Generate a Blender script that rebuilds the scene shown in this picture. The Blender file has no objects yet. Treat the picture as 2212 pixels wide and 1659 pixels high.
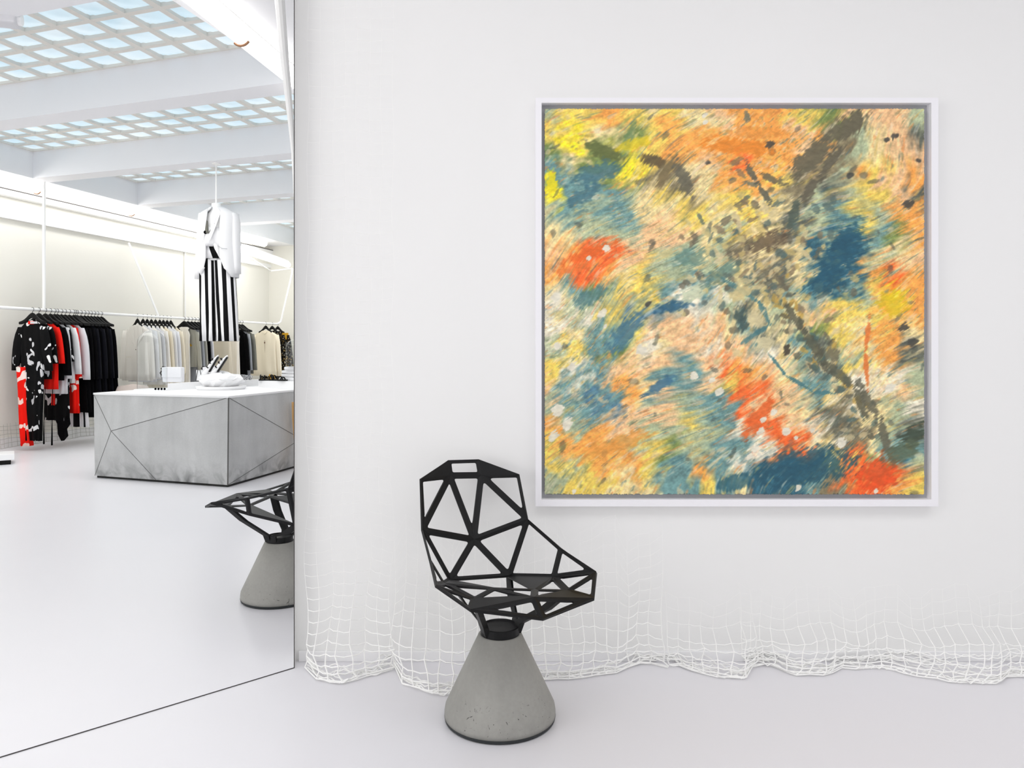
import bpy, bmesh, math, random
import numpy as np
from mathutils import Vector, Matrix
random.seed(7)
PI = math.pi
scn = bpy.context.scene
COL = scn.collection

# ------------------------------------------------------------------ camera model (2212 x 1659)
F, CXP, HYP, H = 1630.0, 1106.0, 755.0, 1.158
def at(px, py, Y):
    return Vector(((px - CXP) / F * Y, Y, H + (HYP - py) / F * Y))
def on_z(px, py, z=0.0):
    Y = F * (H - z) / (py - HYP)
    return Vector(((px - CXP) / F * Y, Y, z))
A = Vector((.2439, .9698, 0))          # long axis of the shop
C = Vector((.9468, -.3218, 0))         # axis of the ceiling beams
DET = C.x * A.y - C.y * A.x
def uv(u, v, z=0.0):
    p = C * u + A * v
    return Vector((p.x, p.y, z))
def ray_u(px, u, z=None, py=None):     # point seen in image column px that lies on the plane u
    k = (px - CXP) / F
    Y = u * DET / (k * A.y - A.x)
    zz = z if z is not None else H + (HYP - py) / F * Y
    return Vector((k * Y, Y, zz))
ANG_C = math.atan2(C.y, C.x)
ANG_A = math.atan2(A.y, A.x)

# ------------------------------------------------------------------ materials
MATS = {}
def srgb(c):
    return tuple(((x / 255) / 12.92 if x / 255 <= .04045 else (((x / 255) + .055) / 1.055) ** 2.4) for x in c)
def mat(name, rgb, rough=.6, metal=0., spec=.5, emit=0., bump=0., bscale=60, vary=0., vscale=3, coat=0., detail=4):
    if name in MATS: return MATS[name]
    m = bpy.data.materials.new(name); m.use_nodes = True
    nt = m.node_tree; b = nt.nodes['Principled BSDF']
    c = srgb(rgb)
    b.inputs['Base Color'].default_value = (*c, 1)
    b.inputs['Roughness'].default_value = rough
    b.inputs['Metallic'].default_value = metal
    b.inputs['Specular IOR Level'].default_value = spec
    b.inputs['Coat Weight'].default_value = coat
    tc = nt.nodes.new('ShaderNodeTexCoord')
    if vary:
        n = nt.nodes.new('ShaderNodeTexNoise'); n.inputs['Scale'].default_value = vscale; n.inputs['Detail'].default_value = detail
        nt.links.new(tc.outputs['Object'], n.inputs['Vector'])
        r = nt.nodes.new('ShaderNodeMapRange'); r.inputs['From Min'].default_value = .3; r.inputs['From Max'].default_value = .7
        r.inputs['To Min'].default_value = 1 - vary; r.inputs['To Max'].default_value = 1 + vary
        nt.links.new(n.outputs['Fac'], r.inputs['Value'])
        mx = nt.nodes.new('ShaderNodeVectorMath'); mx.operation = 'SCALE'; mx.inputs[0].default_value = c
        nt.links.new(r.outputs['Result'], mx.inputs['Scale'])
        nt.links.new(mx.outputs['Vector'], b.inputs['Base Color'])
    if bump:
        n2 = nt.nodes.new('ShaderNodeTexNoise'); n2.inputs['Scale'].default_value = bscale; n2.inputs['Detail'].default_value = 3
        nt.links.new(tc.outputs['Object'], n2.inputs['Vector'])
        bp = nt.nodes.new('ShaderNodeBump'); bp.inputs['Strength'].default_value = bump; bp.inputs['Distance'].default_value = .01
        nt.links.new(n2.outputs['Fac'], bp.inputs['Height']); nt.links.new(bp.outputs['Normal'], b.inputs['Normal'])
    if emit:
        b.inputs['Emission Color'].default_value = (*c, 1); b.inputs['Emission Strength'].default_value = emit
    MATS[name] = m
    return m

WALL = mat('white wall paint', (241, 241, 240), .75, spec=.2, vary=.006, vscale=2)
FLOOR = mat('white resin floor', (232, 231, 235), .32, spec=.45, vary=.012, vscale=.8)
CEIL = mat('white ceiling paint', (240, 240, 242), .8, spec=.2)
BEAM = mat('white beam paint', (236, 236, 239), .8, spec=.2)
GRID = mat('pale grey skylight grid', (226, 222, 215), .7)
FARW = mat('warm white far wall', (236, 234, 226), .8, spec=.2)
WHITE = mat('white lacquer', (244, 244, 245), .35)
METALW = mat('white painted steel', (242, 242, 241), .35)
DARKLINE = mat('dark edge strip', (52, 48, 48), .5)
LIGHT = mat('glowing tube light', (255, 253, 250), .4, emit=5.5)
BLACKM = mat('black painted metal', (6, 6, 8), .48, spec=.28)
BLACKR = mat('black hanger wood', (4, 4, 5), .55, spec=.25)
BRASS = mat('aged copper clip', (150, 112, 84), .4, metal=.6)
WIRE = mat('steel hook wire', (70, 70, 72), .35, metal=.7)
CORD = mat('white net cord', (252, 252, 250), .6)
CORDG = mat('grey net cord', (176, 175, 168), .7)
GREYL = mat('grey liner', (176, 177, 181), .7)
FRAME = mat('white frame paint', (244, 243, 247), .5)
RUBBER = mat('dark rubber foot', (38, 42, 44), .6)
BLACKC = mat('black cloth', (8, 8, 10), .95, spec=.08)
NAVYC = mat('blue black cloth', (17, 18, 25), .9, spec=.15)
REDC = mat('red cloth', (238, 28, 16), .8, spec=.2)
WHITEC = mat('white cloth', (230, 230, 232), .85, spec=.15)
GREYWC = mat('pale grey cloth', (216, 216, 220), .85, spec=.15)
IVORYC = mat('ivory cloth', (241, 237, 229), .85, spec=.15)
CREAMC = mat('cream cloth', (232, 222, 200), .85, spec=.15)
BEIGEC = mat('beige cloth', (226, 216, 196), .85, spec=.15)
GREYC = mat('warm grey cloth', (166, 165, 155), .85, spec=.15)
BLUGC = mat('cool grey cloth', (152, 155, 160), .85, spec=.15)
DKGC = mat('dark grey cloth', (112, 112, 104), .85, spec=.15)
GOLDC = mat('mustard cloth', (196, 150, 40), .8, spec=.2)
BROWNT = mat('brown thread', (92, 60, 40), .8)
TAN = mat('tan board', (214, 170, 112), .6)
PINK = mat('dusty stone', (200, 186, 178), .7)
SKIN = mat('mannequin white', (246, 246, 246), .4)
LEATHER = mat('white leather', (236, 236, 240), .45, bump=.05)
SILVER = mat('silver metal', (196, 196, 198), .2, metal=1.)

def printed(name, base, spots, scale, size, distort=.35, stretch=(1, 1, 1)):
    m = bpy.data.materials.new(name); m.use_nodes = True; nt = m.node_tree; b = nt.nodes['Principled BSDF']
    b.inputs['Roughness'].default_value = .85; b.inputs['Specular IOR Level'].default_value = .15
    tc = nt.nodes.new('ShaderNodeTexCoord'); mp = nt.nodes.new('ShaderNodeMapping'); mp.inputs['Scale'].default_value = stretch
    nt.links.new(tc.outputs['Object'], mp.inputs['Vector'])
    n = nt.nodes.new('ShaderNodeTexNoise'); n.inputs['Scale'].default_value = scale * .9; n.inputs['Detail'].default_value = 1.5
    nt.links.new(mp.outputs['Vector'], n.inputs['Vector'])
    ad = nt.nodes.new('ShaderNodeMixRGB'); ad.blend_type = 'LINEAR_LIGHT'; ad.inputs['Fac'].default_value = distort * .25
    nt.links.new(mp.outputs['Vector'], ad.inputs['Color1']); nt.links.new(n.outputs['Color'], ad.inputs['Color2'])
    v = nt.nodes.new('ShaderNodeTexVoronoi'); v.inputs['Scale'].default_value = scale
    nt.links.new(ad.outputs['Color'], v.inputs['Vector'])
    sep = nt.nodes.new('ShaderNodeSeparateColor'); nt.links.new(v.outputs['Color'], sep.inputs['Color'])
    ra = nt.nodes.new('ShaderNodeValToRGB'); ra.color_ramp.interpolation = 'CONSTANT'
    els = ra.color_ramp.elements
    els[0].color = (*srgb(spots[0]), 1)
    for i, s in enumerate(spots[1:]):
        e = els[1] if i == 0 else els.new(.5)
        e.position = (i + 1) / len(spots); e.color = (*srgb(s), 1)
    nt.links.new(sep.outputs['Red'], ra.inputs['Fac'])
    mul = nt.nodes.new('ShaderNodeMath'); mul.operation = 'MULTIPLY_ADD'; mul.inputs[1].default_value = size * .8; mul.inputs[2].default_value = size * .45
    nt.links.new(sep.outputs['Green'], mul.inputs[0])
    lt = nt.nodes.new('ShaderNodeMath'); lt.operation = 'LESS_THAN'
    nt.links.new(v.outputs['Distance'], lt.inputs[0]); nt.links.new(mul.outputs[0], lt.inputs[1])
    mx = nt.nodes.new('ShaderNodeMixRGB'); mx.inputs['Color1'].default_value = (*srgb(base), 1)
    nt.links.new(ra.outputs['Color'], mx.inputs['Color2']); nt.links.new(lt.outputs[0], mx.inputs['Fac'])
    nt.links.new(mx.outputs['Color'], b.inputs['Base Color'])
    return m
FLORAL = printed('black petal print', (8, 8, 10), [(226, 226, 228), (190, 190, 194), (240, 240, 240), (208, 208, 212), (226, 200, 200)], 8.5, .33, .6, (1, 1, .8))
REDPRINT = printed('red petal print', (240, 26, 14), [(250, 226, 220), (236, 232, 226), (248, 214, 204)], 7, .33, .5)
SCRIBBLE = printed('black scribble print', (12, 12, 12), [(206, 208, 196), (170, 172, 168), (232, 232, 226)], 14, .4, .9, (1.6, 1, .7))
GLYPH = printed('black and gold print', (14, 13, 11), [(218, 214, 190), (190, 150, 60), (214, 214, 200)], 16, .34, .9, (1.4, 1, .9))

def striped(name, n, duty, ca=(12, 12, 14), cb=(243, 243, 245)):
    m = bpy.data.materials.new(name); m.use_nodes = True; nt = m.node_tree; b = nt.nodes['Principled BSDF']
    b.inputs['Roughness'].default_value = .8; b.inputs['Specular IOR Level'].default_value = .15
    u = nt.nodes.new('ShaderNodeUVMap'); u.uv_map = ''
    s = nt.nodes.new('ShaderNodeSeparateXYZ'); nt.links.new(u.outputs['UV'], s.inputs[0])
    mu = nt.nodes.new('ShaderNodeMath'); mu.operation = 'MULTIPLY'; mu.inputs[1].default_value = n; nt.links.new(s.outputs['X'], mu.inputs[0])
    fr = nt.nodes.new('ShaderNodeMath'); fr.operation = 'FRACT'; nt.links.new(mu.outputs[0], fr.inputs[0])
    lt = nt.nodes.new('ShaderNodeMath'); lt.operation = 'LESS_THAN'; lt.inputs[1].default_value = duty; nt.links.new(fr.outputs[0], lt.inputs[0])
    mx = nt.nodes.new('ShaderNodeMixRGB'); mx.inputs['Color1'].default_value = (*srgb(cb), 1); mx.inputs['Color2'].default_value = (*srgb(ca), 1)
    nt.links.new(lt.outputs[0], mx.inputs['Fac']); nt.links.new(mx.outputs['Color'], b.inputs['Base Color'])
    return m
STRIPE = striped('black and white stripes', 8, .5)

def glass_mat():
    m = bpy.data.materials.new('clear glass'); m.use_nodes = True; nt = m.node_tree
    for n in list(nt.nodes): nt.nodes.remove(n)
    o = nt.nodes.new('ShaderNodeOutputMaterial'); t = nt.nodes.new('ShaderNodeBsdfTransparent'); t.inputs['Color'].default_value = (.95, .965, .97, 1)
    g = nt.nodes.new('ShaderNodeBsdfGlossy'); g.inputs['Roughness'].default_value = .03
    lw = nt.nodes.new('ShaderNodeLayerWeight'); lw.inputs['Blend'].default_value = .5; pw = nt.nodes.new('ShaderNodeMath'); pw.operation = 'POWER'; pw.inputs[1].default_value = 3.5; nt.links.new(lw.outputs['Facing'], pw.inputs[0]); f = nt.nodes.new('ShaderNodeMath'); f.operation = 'MULTIPLY_ADD'; f.inputs[1].default_value = .6; f.inputs[2].default_value = .04; nt.links.new(pw.outputs[0], f.inputs[0])
    mx = nt.nodes.new('ShaderNodeMixShader')
    nt.links.new(f.outputs[0], mx.inputs[0]); nt.links.new(t.outputs[0], mx.inputs[1]); nt.links.new(g.outputs[0], mx.inputs[2]); nt.links.new(mx.outputs[0], o.inputs[0])
    return m
GLASS = glass_mat()

def pane_mat():
    m = bpy.data.materials.new('daylight glass block'); m.use_nodes = True; nt = m.node_tree
    b = nt.nodes['Principled BSDF']
    tc = nt.nodes.new('ShaderNodeTexCoord'); n = nt.nodes.new('ShaderNodeTexNoise'); n.inputs['Scale'].default_value = 2.2; n.inputs['Detail'].default_value = 2
    nt.links.new(tc.outputs['Object'], n.inputs['Vector'])
    r = nt.nodes.new('ShaderNodeValToRGB'); r.color_ramp.elements[0].position = .35; r.color_ramp.elements[1].position = .7
    r.color_ramp.elements[0].color = (*srgb((192, 220, 234)), 1); r.color_ramp.elements[1].color = (*srgb((230, 240, 245)), 1)
    nt.links.new(n.outputs['Fac'], r.inputs['Fac'])
    b.inputs['Base Color'].default_value = (.25, .3, .33, 1); b.inputs['Roughness'].default_value = .15
    nt.links.new(r.outputs['Color'], b.inputs['Emission Color']); b.inputs['Emission Strength'].default_value = PANE_E
    return m
PANE_E = .72
PANE = pane_mat()

def concrete(name, c, stain_h, stain=.35, pits=True):
    m = bpy.data.materials.new(name); m.use_nodes = True; nt = m.node_tree; b = nt.nodes['Principled BSDF']
    b.inputs['Roughness'].default_value = .62; b.inputs['Specular IOR Level'].default_value = .35
    L = nt.links; tc = nt.nodes.new('ShaderNodeTexCoord')
    def noise(sc, det, dist=0., stretch=None):
        n = nt.nodes.new('ShaderNodeTexNoise'); n.inputs['Scale'].default_value = sc; n.inputs['Detail'].default_value = det; n.inputs['Distortion'].default_value = dist
        if stretch:
            mp = nt.nodes.new('ShaderNodeMapping'); mp.inputs['Scale'].default_value = stretch; L.new(tc.outputs['Object'], mp.inputs[0]); L.new(mp.outputs[0], n.inputs['Vector'])
        else: L.new(tc.outputs['Object'], n.inputs['Vector'])
        return n
    def rng(src, a0, a1, b0, b1):
        r = nt.nodes.new('ShaderNodeMapRange'); r.inputs[1].default_value = a0; r.inputs[2].default_value = a1; r.inputs[3].default_value = b0; r.inputs[4].default_value = b1
        L.new(src, r.inputs[0]); return r.outputs[0]
    def mul(x, y):
        n = nt.nodes.new('ShaderNodeMath'); n.operation = 'MULTIPLY'; L.new(x, n.inputs[0]); L.new(y, n.inputs[1]); return n.outputs[0]
    f1 = rng(noise(3.0, 5, .3).outputs['Fac'], .3, .7, .9, 1.08)
    f2 = rng(noise(2.2, 4, .2, (4, 4, .6)).outputs['Fac'], .3, .7, .93, 1.05)
    f3 = rng(noise(90, 2).outputs['Fac'], .3, .7, .97, 1.03)
    f = mul(mul(f1, f2), f3)
    # stains and casting pits that gather along the lower edge
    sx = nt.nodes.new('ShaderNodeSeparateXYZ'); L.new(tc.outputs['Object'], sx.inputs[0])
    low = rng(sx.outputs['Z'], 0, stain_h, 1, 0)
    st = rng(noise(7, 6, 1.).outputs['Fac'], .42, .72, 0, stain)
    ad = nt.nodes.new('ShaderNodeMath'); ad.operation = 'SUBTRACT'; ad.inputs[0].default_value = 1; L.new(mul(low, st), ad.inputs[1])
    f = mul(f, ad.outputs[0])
    if pits:
        v = noise(42, 3, 2.5); pt = rng(v.outputs['Fac'], .30, .33, .25, 1.)
        mxp = nt.nodes.new('ShaderNodeMixRGB'); lo2 = rng(sx.outputs['Z'], stain_h * .6, stain_h, 1, 0)
        L.new(lo2, mxp.inputs[0]); mxp.inputs[1].default_value = (1, 1, 1, 1); L.new(pt, mxp.inputs[2])
        f = mul(f, mxp.outputs[0])
    sc = nt.nodes.new('ShaderNodeVectorMath'); sc.operation = 'SCALE'; sc.inputs[0].default_value = srgb(c)
    L.new(f, sc.inputs['Scale']); L.new(sc.outputs[0], b.inputs['Base Color'])
    bp = nt.nodes.new('ShaderNodeBump'); bp.inputs['Strength'].default_value = .12; bp.inputs['Distance'].default_value = .004
    L.new(noise(35, 5).outputs['Fac'], bp.inputs['Height']); L.new(bp.outputs[0], b.inputs['Normal'])
    return m
CONC = concrete('cast concrete', (160, 159, 154), .11, .25)
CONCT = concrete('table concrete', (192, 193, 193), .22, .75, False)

# ------------------------------------------------------------------ mesh helpers
def link(name, me, m=None, parent=None, loc=None, rz=None):
    o = bpy.data.objects.new(name, me); COL.objects.link(o)
    if m is not None and me is not None: me.materials.append(m)
    if parent is not None: o.parent = parent
    if loc is not None: o.location = loc
    if rz is not None: o.rotation_euler = (0, 0, rz)
    return o
def obj(name, bm, m, parent=None, loc=None, rz=None, smooth=False):
    bmesh.ops.recalc_face_normals(bm, faces=bm.faces)
    me = bpy.data.meshes.new(name); bm.to_mesh(me); bm.free()
    if smooth:
        for p in me.polygons: p.use_smooth = True
    return link(name, me, m, parent, loc, rz)
def tag(o, label, cat=None, group=None):
    o['label'] = label
    if cat: o['category'] = cat
    if group: o['group'] = group
    return o
def empty(name, label, cat, loc=(0, 0, 0), rz=0., group=None):
    o = bpy.data.objects.new(name, None); COL.objects.link(o); o.location = loc; o.rotation_euler = (0, 0, rz)
    o.empty_display_size = .1
    return tag(o, label, cat, group)
def structure(o):
    o['kind'] = 'structure'; return o
def box(bm, c, s, rot=0., bev=0.):
    r = bmesh.ops.create_cube(bm, size=1); vs = r['verts']
    M = Matrix.Translation(Vector(c)) @ Matrix.Rotation(rot, 4, 'Z') @ Matrix.Diagonal((*s, 1))
    bmesh.ops.transform(bm, matrix=M, verts=vs)
    if bev:
        es = {e for v in vs for e in v.link_edges}
        bmesh.ops.bevel(bm, geom=list(es), offset=bev, segments=2, affect='EDGES', profile=.5)
    return bm
def prism(bm, pts, z0, z1):          # vertical prism over ground polygon
    a = [bm.verts.new((p[0], p[1], z0)) for p in pts]; b = [bm.verts.new((p[0], p[1], z1)) for p in pts]
    bm.faces.new(a[::-1]); bm.faces.new(b); n = len(pts)
    for i in range(n): bm.faces.new((a[i], a[(i + 1) % n], b[(i + 1) % n], b[i]))
    return bm
def tube(bm, pts, r, n=6, closed=False):
    pts = [Vector(p) for p in pts]; N = len(pts)
    if N < 2: return bm
    rr = r if isinstance(r, (list, tuple)) else [r] * N
    up = None; rings = []
    for i, p in enumerate(pts):
        if closed: t = pts[(i + 1) % N] - pts[i - 1]
        else: t = pts[min(i + 1, N - 1)] - pts[max(i - 1, 0)]
        if t.length < 1e-9: t = Vector((0, 0, 1))
        t.normalize()
        if up is None: up = Vector((0, 0, 1)) if abs(t.z) < .9 else Vector((1, 0, 0))
        s = t.cross(up)
        if s.length < 1e-6: s = t.cross(Vector((1, 0, 0)))
        s.normalize(); up = s.cross(t).normalized()
        rings.append([bm.verts.new(p + (s * math.cos(2 * PI * k / n) + up * math.sin(2 * PI * k / n)) * rr[i]) for k in range(n)])
    for i in range(N - 1 if not closed else N):
        a, b = rings[i], rings[(i + 1) % N]
        for k in range(n): bm.faces.new((a[k], a[(k + 1) % n], b[(k + 1) % n], b[k]))
    if not closed: bm.faces.new(rings[0][::-1]); bm.faces.new(rings[-1])
    return bm
def lathe(bm, prof, c=(0, 0, 0), n=48):
    rings = []
    for r, z in prof:
        rings.append([bm.verts.new((c[0] + max(r, 1e-4) * math.cos(2 * PI * k / n), c[1] + max(r, 1e-4) * math.sin(2 * PI * k / n), c[2] + z)) for k in range(n)])
    for a, b in zip(rings, rings[1:]):
        for k in range(n): bm.faces.new((a[k], a[(k + 1) % n], b[(k + 1) % n], b[k]))
    bm.faces.new(rings[0][::-1]); bm.faces.new(rings[-1])
    return bm
def loft(bm, rows, n=28, fold=0., freq=7, ph=0., a0=0., a1=2 * PI, cap=True, power=.8, thick=None):
    """rows: (cx, cy, z, half width, half depth). Angle 0 = +X, going towards -Y (the front) at 270 deg."""
    uvl = bm.loops.layers.uv.active or bm.loops.layers.uv.new('UVMap'); full = abs(a1 - a0 - 2 * PI) < 1e-6
    rings = []; m = n if full else n + 1
    N = len(rows)
    for i, (cx, cy, z, a, b) in enumerate(rows):
        ring = []
        for k in range(m):
            th = a0 + (a1 - a0) * k / n
            c, s = math.cos(th), math.sin(th)
            x = math.copysign(abs(c) ** power, c) * a; y = math.copysign(abs(s) ** power, s) * b
            w = fold * (i / max(N - 1, 1)) * math.sin(freq * th + ph + .6 * math.sin(i * .8 + ph))
            ring.append(bm.verts.new((cx + x * (1 + w * .35), cy + y * (1 + w * 2.2), z)))
        rings.append(ring)
    for i in range(N - 1):
        a, b = rings[i], rings[i + 1]
        for k in range(n):
            k2 = (k + 1) % m
            f = bm.faces.new((a[k], a[k2], b[k2], b[k])); f.smooth = True
            for lp, (uu, vv) in zip(f.loops, ((k / n, i / N), ((k + 1) / n, i / N), ((k + 1) / n, (i + 1) / N), (k / n, (i + 1) / N))): lp[uvl].uv = (uu, vv)
    if full and cap:
        bm.faces.new(rings[0][::-1]); bm.faces.new(rings[-1])
    return rings

# ------------------------------------------------------------------ setting
ZB, ZC = 3.11, 3.41
V_END, U_W = 12.1, -7.98
WALL_Y = 2.81; EDGE = Vector((-.7915, 2.743, 0)); MD = Vector((.739, .674, 0))   # direction of the mirror's floor edge
bm = bmesh.new(); box(bm, (0, 4, -.06), (26, 28, .12)); structure(obj('floor', bm, FLOOR))
# wall with the painting
bm = bmesh.new(); WX = -.8095
prism(bm, [(WX, WALL_Y), (WX, WALL_Y + .12), (5.6, WALL_Y + .12), (5.6, WALL_Y)], 0, ZB); structure(obj('wall_right', bm, WALL))
bm = bmesh.new(); box(bm, (EDGE.x + 3.2, WALL_Y - .006, .019), (6.4, .012, .038), bev=.002); structure(obj('baseboard_right', bm, WHITE))
# slim dark edges of the mirror, upright and along the floor; mirror left open
kx = (636.6 - CXP) / F
bm = bmesh.new(); prism(bm, [(kx * 2.747, 2.747), (kx * 2.747 - .0025, 2.747), (WX - .0025, WALL_Y + .01), (WX + .0005, WALL_Y + .01)], 0, ZB); structure(obj('wall_end', bm, WALL))
bm = bmesh.new(); prism(bm, [(kx * 2.743, 2.743), (kx * 2.743 - .0032, 2.743), (kx * 2.747 - .0032, 2.747), (kx * 2.747, 2.747)], 0, ZB); structure(obj('trim_1', bm, DARKLINE))
bm = bmesh.new(); p0 = EDGE; p1 = EDGE - MD * 4.2; nn = Vector((-MD.y, MD.x, 0)) * .0013
prism(bm, [p0 - nn, p0 + nn, p1 + nn, p1 - nn], -.001, .0025); structure(obj('trim_2', bm, DARKLINE))
# far side wall (behind the clothes) and end wall of the mirror-reflected room, built solid
def slab(name, u0, v0, u1, v1, z0, z1, m, parent=None):
    b = bmesh.new(); prism(b, [uv(u0, v0), uv(u1, v0), uv(u1, v1), uv(u0, v1)], z0, z1)
    return obj(name, b, m, parent)
structure(slab('wall_left', U_W - .12, -2.5, U_W, V_END + .12, 0, ZC + .3, FARW))
structure(slab('wall_back', U_W, V_END, 3.0, V_END + .12, 0, ZC + .3, FARW))
# ceiling: soffits at beam level, coffers with skylights between beams
SKY_L, SKY_R = -7.42, -2.88
vf = [at(0, 185, 6.44)]
def v_of(px, py, z):
    Y = (z - H) * F / (HYP - py); k = (px - CXP) / F
    return Y * (C.x - C.y * k) / DET
V1, V2, V3 = v_of(0, 185, ZC), v_of(84, 327, ZC), v_of(286, 396, ZC)
BW = .22
fronts = [V1 - 3.30, V1 - 1.66, V1, V2, V3, V3 + (V3 - V2)]
c = structure(slab('ceiling', U_W, -3, SKY_L, V_END, ZB, ZB + .5, CEIL))
structure(slab('ceiling', SKY_R, -3, 6.5, V_END, ZB, ZB + .5, CEIL))
structure(slab('ceiling', SKY_L, -3, SKY_R, fronts[0], ZB, ZB + .5, CEIL))
for i, v in enumerate(fronts):
    o = slab('trim_%d' % (i + 3), SKY_L, v, SKY_R, (v + BW), ZB, ZC + .2, BEAM); structure(o)
ends = [f for f in fronts[1:]] + [V_END]
for i, (v, ve) in enumerate(zip(fronts, ends)):
    va = v + BW; rows = 6; dv = (ve - va) / rows
    ncol = 15; du = (SKY_R - SKY_L) / ncol
    fr = bmesh.new()
    for k in range(ncol + 1):
        u = SKY_L + du * k; hw = .026
        prism(fr, [uv(max(u - hw, SKY_L), va), uv(min(u + hw, SKY_R), va), uv(min(u + hw, SKY_R), ve), uv(max(u - hw, SKY_L), ve)], ZC, ZC + .035)
    for k in range(rows + 1):
        w0 = va + dv * k; hw = .022
        prism(fr, [uv(SKY_L, max(w0 - hw, va)), uv(SKY_R, max(w0 - hw, va)), uv(SKY_R, min(w0 + hw, ve)), uv(SKY_L, min(w0 + hw, ve))], ZC + .001, ZC + .034)
    w = structure(obj('window_%d' % (i + 1), fr, GRID))
    pn = bmesh.new()
    for k in range(ncol):
        for j in range(rows):
            # shallow domed glass block
            cu = SKY_L + du * (k + .5); cv = va + dv * (j + .5); G = 4; vs = {}
            for a in range(G + 1):
                for b in range(G + 1):
                    x = (a / G - .5) * 2; y = (b / G - .5) * 2
                    z = ZC + .03 - .022 * (1 - abs(x) ** 3) * (1 - abs(y) ** 3)
                    vs[a, b] = pn.verts.new(uv(cu + x * du * .5 * .99, cv + y * dv * .5 * .99, z))
            for a in range(G):
                for b in range(G): f = pn.faces.new((vs[a, b], vs[a + 1, b], vs[a + 1, b + 1], vs[a, b + 1])); f.smooth = True
            top = [vs[0, 0], vs[G, 0], vs[G, G], vs[0, G]]
    obj('glass_blocks', pn, PANE, w)
# roof deck above the skylights keeps the coffers closed
structure(slab('ceiling', U_W, -3, SKY_R, V_END, ZC + .12, ZC + .2, CEIL))
# ledges on the clothes wall
k = 20
for (ya, yb, dep, nm) in ((408, 422, .09, 1), (458, 470, .05, 2)):
    z1 = ray_u(0, U_W, py=ya).z; z0 = ray_u(0, U_W, py=yb).z
    structure(slab('trim_%d' % k, U_W, 4.0, U_W + dep, V_END, z0, z1, WALL)); k += 1
z1 = ray_u(0, U_W, py=408).z
structure(slab('trim_%d' % k, U_W + .088, 4.0, U_W + .0905, V_END, z1 - .010, z1 + .004, DARKLINE)); k += 1
structure(slab('baseboard_left', U_W, 1, U_W + .015, V_END, 0, .12, WALL))

# ------------------------------------------------------------------ lamps
SOFTL = mat('soft tube light', (255, 253, 250), .4, emit=2.6)
def tube_light(label, p0, p1, r, clips=(), lm=None):
    d = p1 - p0; o = empty('tube_light', label, 'light', p0)
    b = bmesh.new(); tube(b, [Vector(), d], r, 16); obj('glowing_tube', b, lm or LIGHT, o, smooth=False)
    b = bmesh.new(); n = Vector((0, 0, r + .012)); tube(b, [n, d + n], .018, 6); obj('mounting_rail', b, METALW, o)
    for t in clips:
        q = d * t; b = bmesh.new()
        tube(b, [q + Vector((0, 0, -r - .006)), q + Vector((0, 0, r + .02))], .006, 6)
        tube(b, [q + Vector((math.cos(a) * (r + .006) * A.y, -math.cos(a) * (r + .006) * A.x, math.sin(a) * (r + .006))) for a in np.linspace(-2.4, -.7, 8)], .008, 6)
        obj('clip', b, BRASS, o)
    return o
zt = ray_u(0, -7.62, py=387).z
tube_light('long white glowing tube light above the clothes rail on the far wall', uv(-7.62, 4.5, zt), uv(-7.62, 11.4, zt), .062, (.31, .53))
q0, q1 = at(430, 0, (3.03 - H) * F / 755), at(612, 150, (3.03 - H) * F / 605)
dd = (q1 - q0)
tube_light('white glowing tube light at the top beside the wall edge, with a copper clip', q0 - dd * 2.2, q1 + dd * 3.2, .058, (.414,), SOFTL)
tube_light('short glowing tube light in the far corner past the hanging suit', at(520, 538, 11.0), at(622, 572, 13.4), .05)

# ------------------------------------------------------------------ painting
def P(px, py, Y): return at(px, py, Y)
def noise2(x, y, seed):
    r = np.random.RandomState(seed).rand(256, 256)
    xi, yi = np.floor(x).astype(int), np.floor(y).astype(int); fx, fy = x - xi, y - yi
    fx = fx * fx * (3 - 2 * fx); fy = fy * fy * (3 - 2 * fy); g = lambda a, b: r[a % 256, b % 256]
    return (g(xi, yi) * (1 - fx) + g(xi + 1, yi) * fx) * (1 - fy) + (g(xi, yi + 1) * (1 - fx) + g(xi + 1, yi + 1) * fx) * fy
PAL = dict(o=(236, 158, 74), O=(236, 100, 40), y=(226, 196, 90), Y=(238, 218, 36), t=(102, 140, 138), T=(46, 94, 110), c=(226, 204, 146), p=(230, 184, 134),
           g=(116, 132, 70), G=(124, 114, 86), w=(222, 214, 190), b=(80, 120, 140), s=(166, 176, 140), k=(92, 96, 84))
ROWS = """syyoycyccpoooyggppps
yYycgyooooooopoGscpk
gcggYyoopoOoopGGscpp
tttgyGGccoooyGGsoypo
YtttscyGcyycGGsksypk
ststtccyycyyckstysoo
ccssspppcsycGksTTtgo
poOOppsscsGcGcTTTscp
oOOocystsscGkcTTToOo
ctgsyytwtwskGttTsyYo
wswybbtwwskcscpyyoyo
wcttyppppctkcsgycyoc
sytgcwcpwppwctkscook
ywtpppptpOopcsksycws
ptbtocttpyOOpttcwwps
sttbpppsttOppckGwcsw
osoppssystwOOpwkGcsk
yooosygssttwOOcGGctt
ysyooyttotwTTTTyOgTs
syycccttytcTTTtGOOoy""".split()
NP = 440
gx, gy = np.meshgrid((np.arange(NP + 1)) / NP * 20, (np.arange(NP + 1)) / NP * 20)
dxs, dys = .80, -.60
lx_ = gx + (noise2(gx * .22 + 5, gy * .22 + 5, 71) - .5) * 3; ly_ = gy + (noise2(gx * .22 + 55, gy * .22 + 55, 72) - .5) * 3
al = lx_ * dxs + ly_ * dys; ac = -lx_ * dys + ly_ * dxs
wx = (noise2(al * .7 + 40, ac * 1.6 + 40, 1) - .5) * 2.0 + (noise2(al * 1.2 + 40, ac * 4 + 40, 2) - .5) * 1.5
wy = (noise2(al * .7 + 90, ac * 1.6 + 40, 3) - .5) * 1.8 + (noise2(al * 1.2 + 90, ac * 4 + 40, 4) - .5) * 1.2
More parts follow.
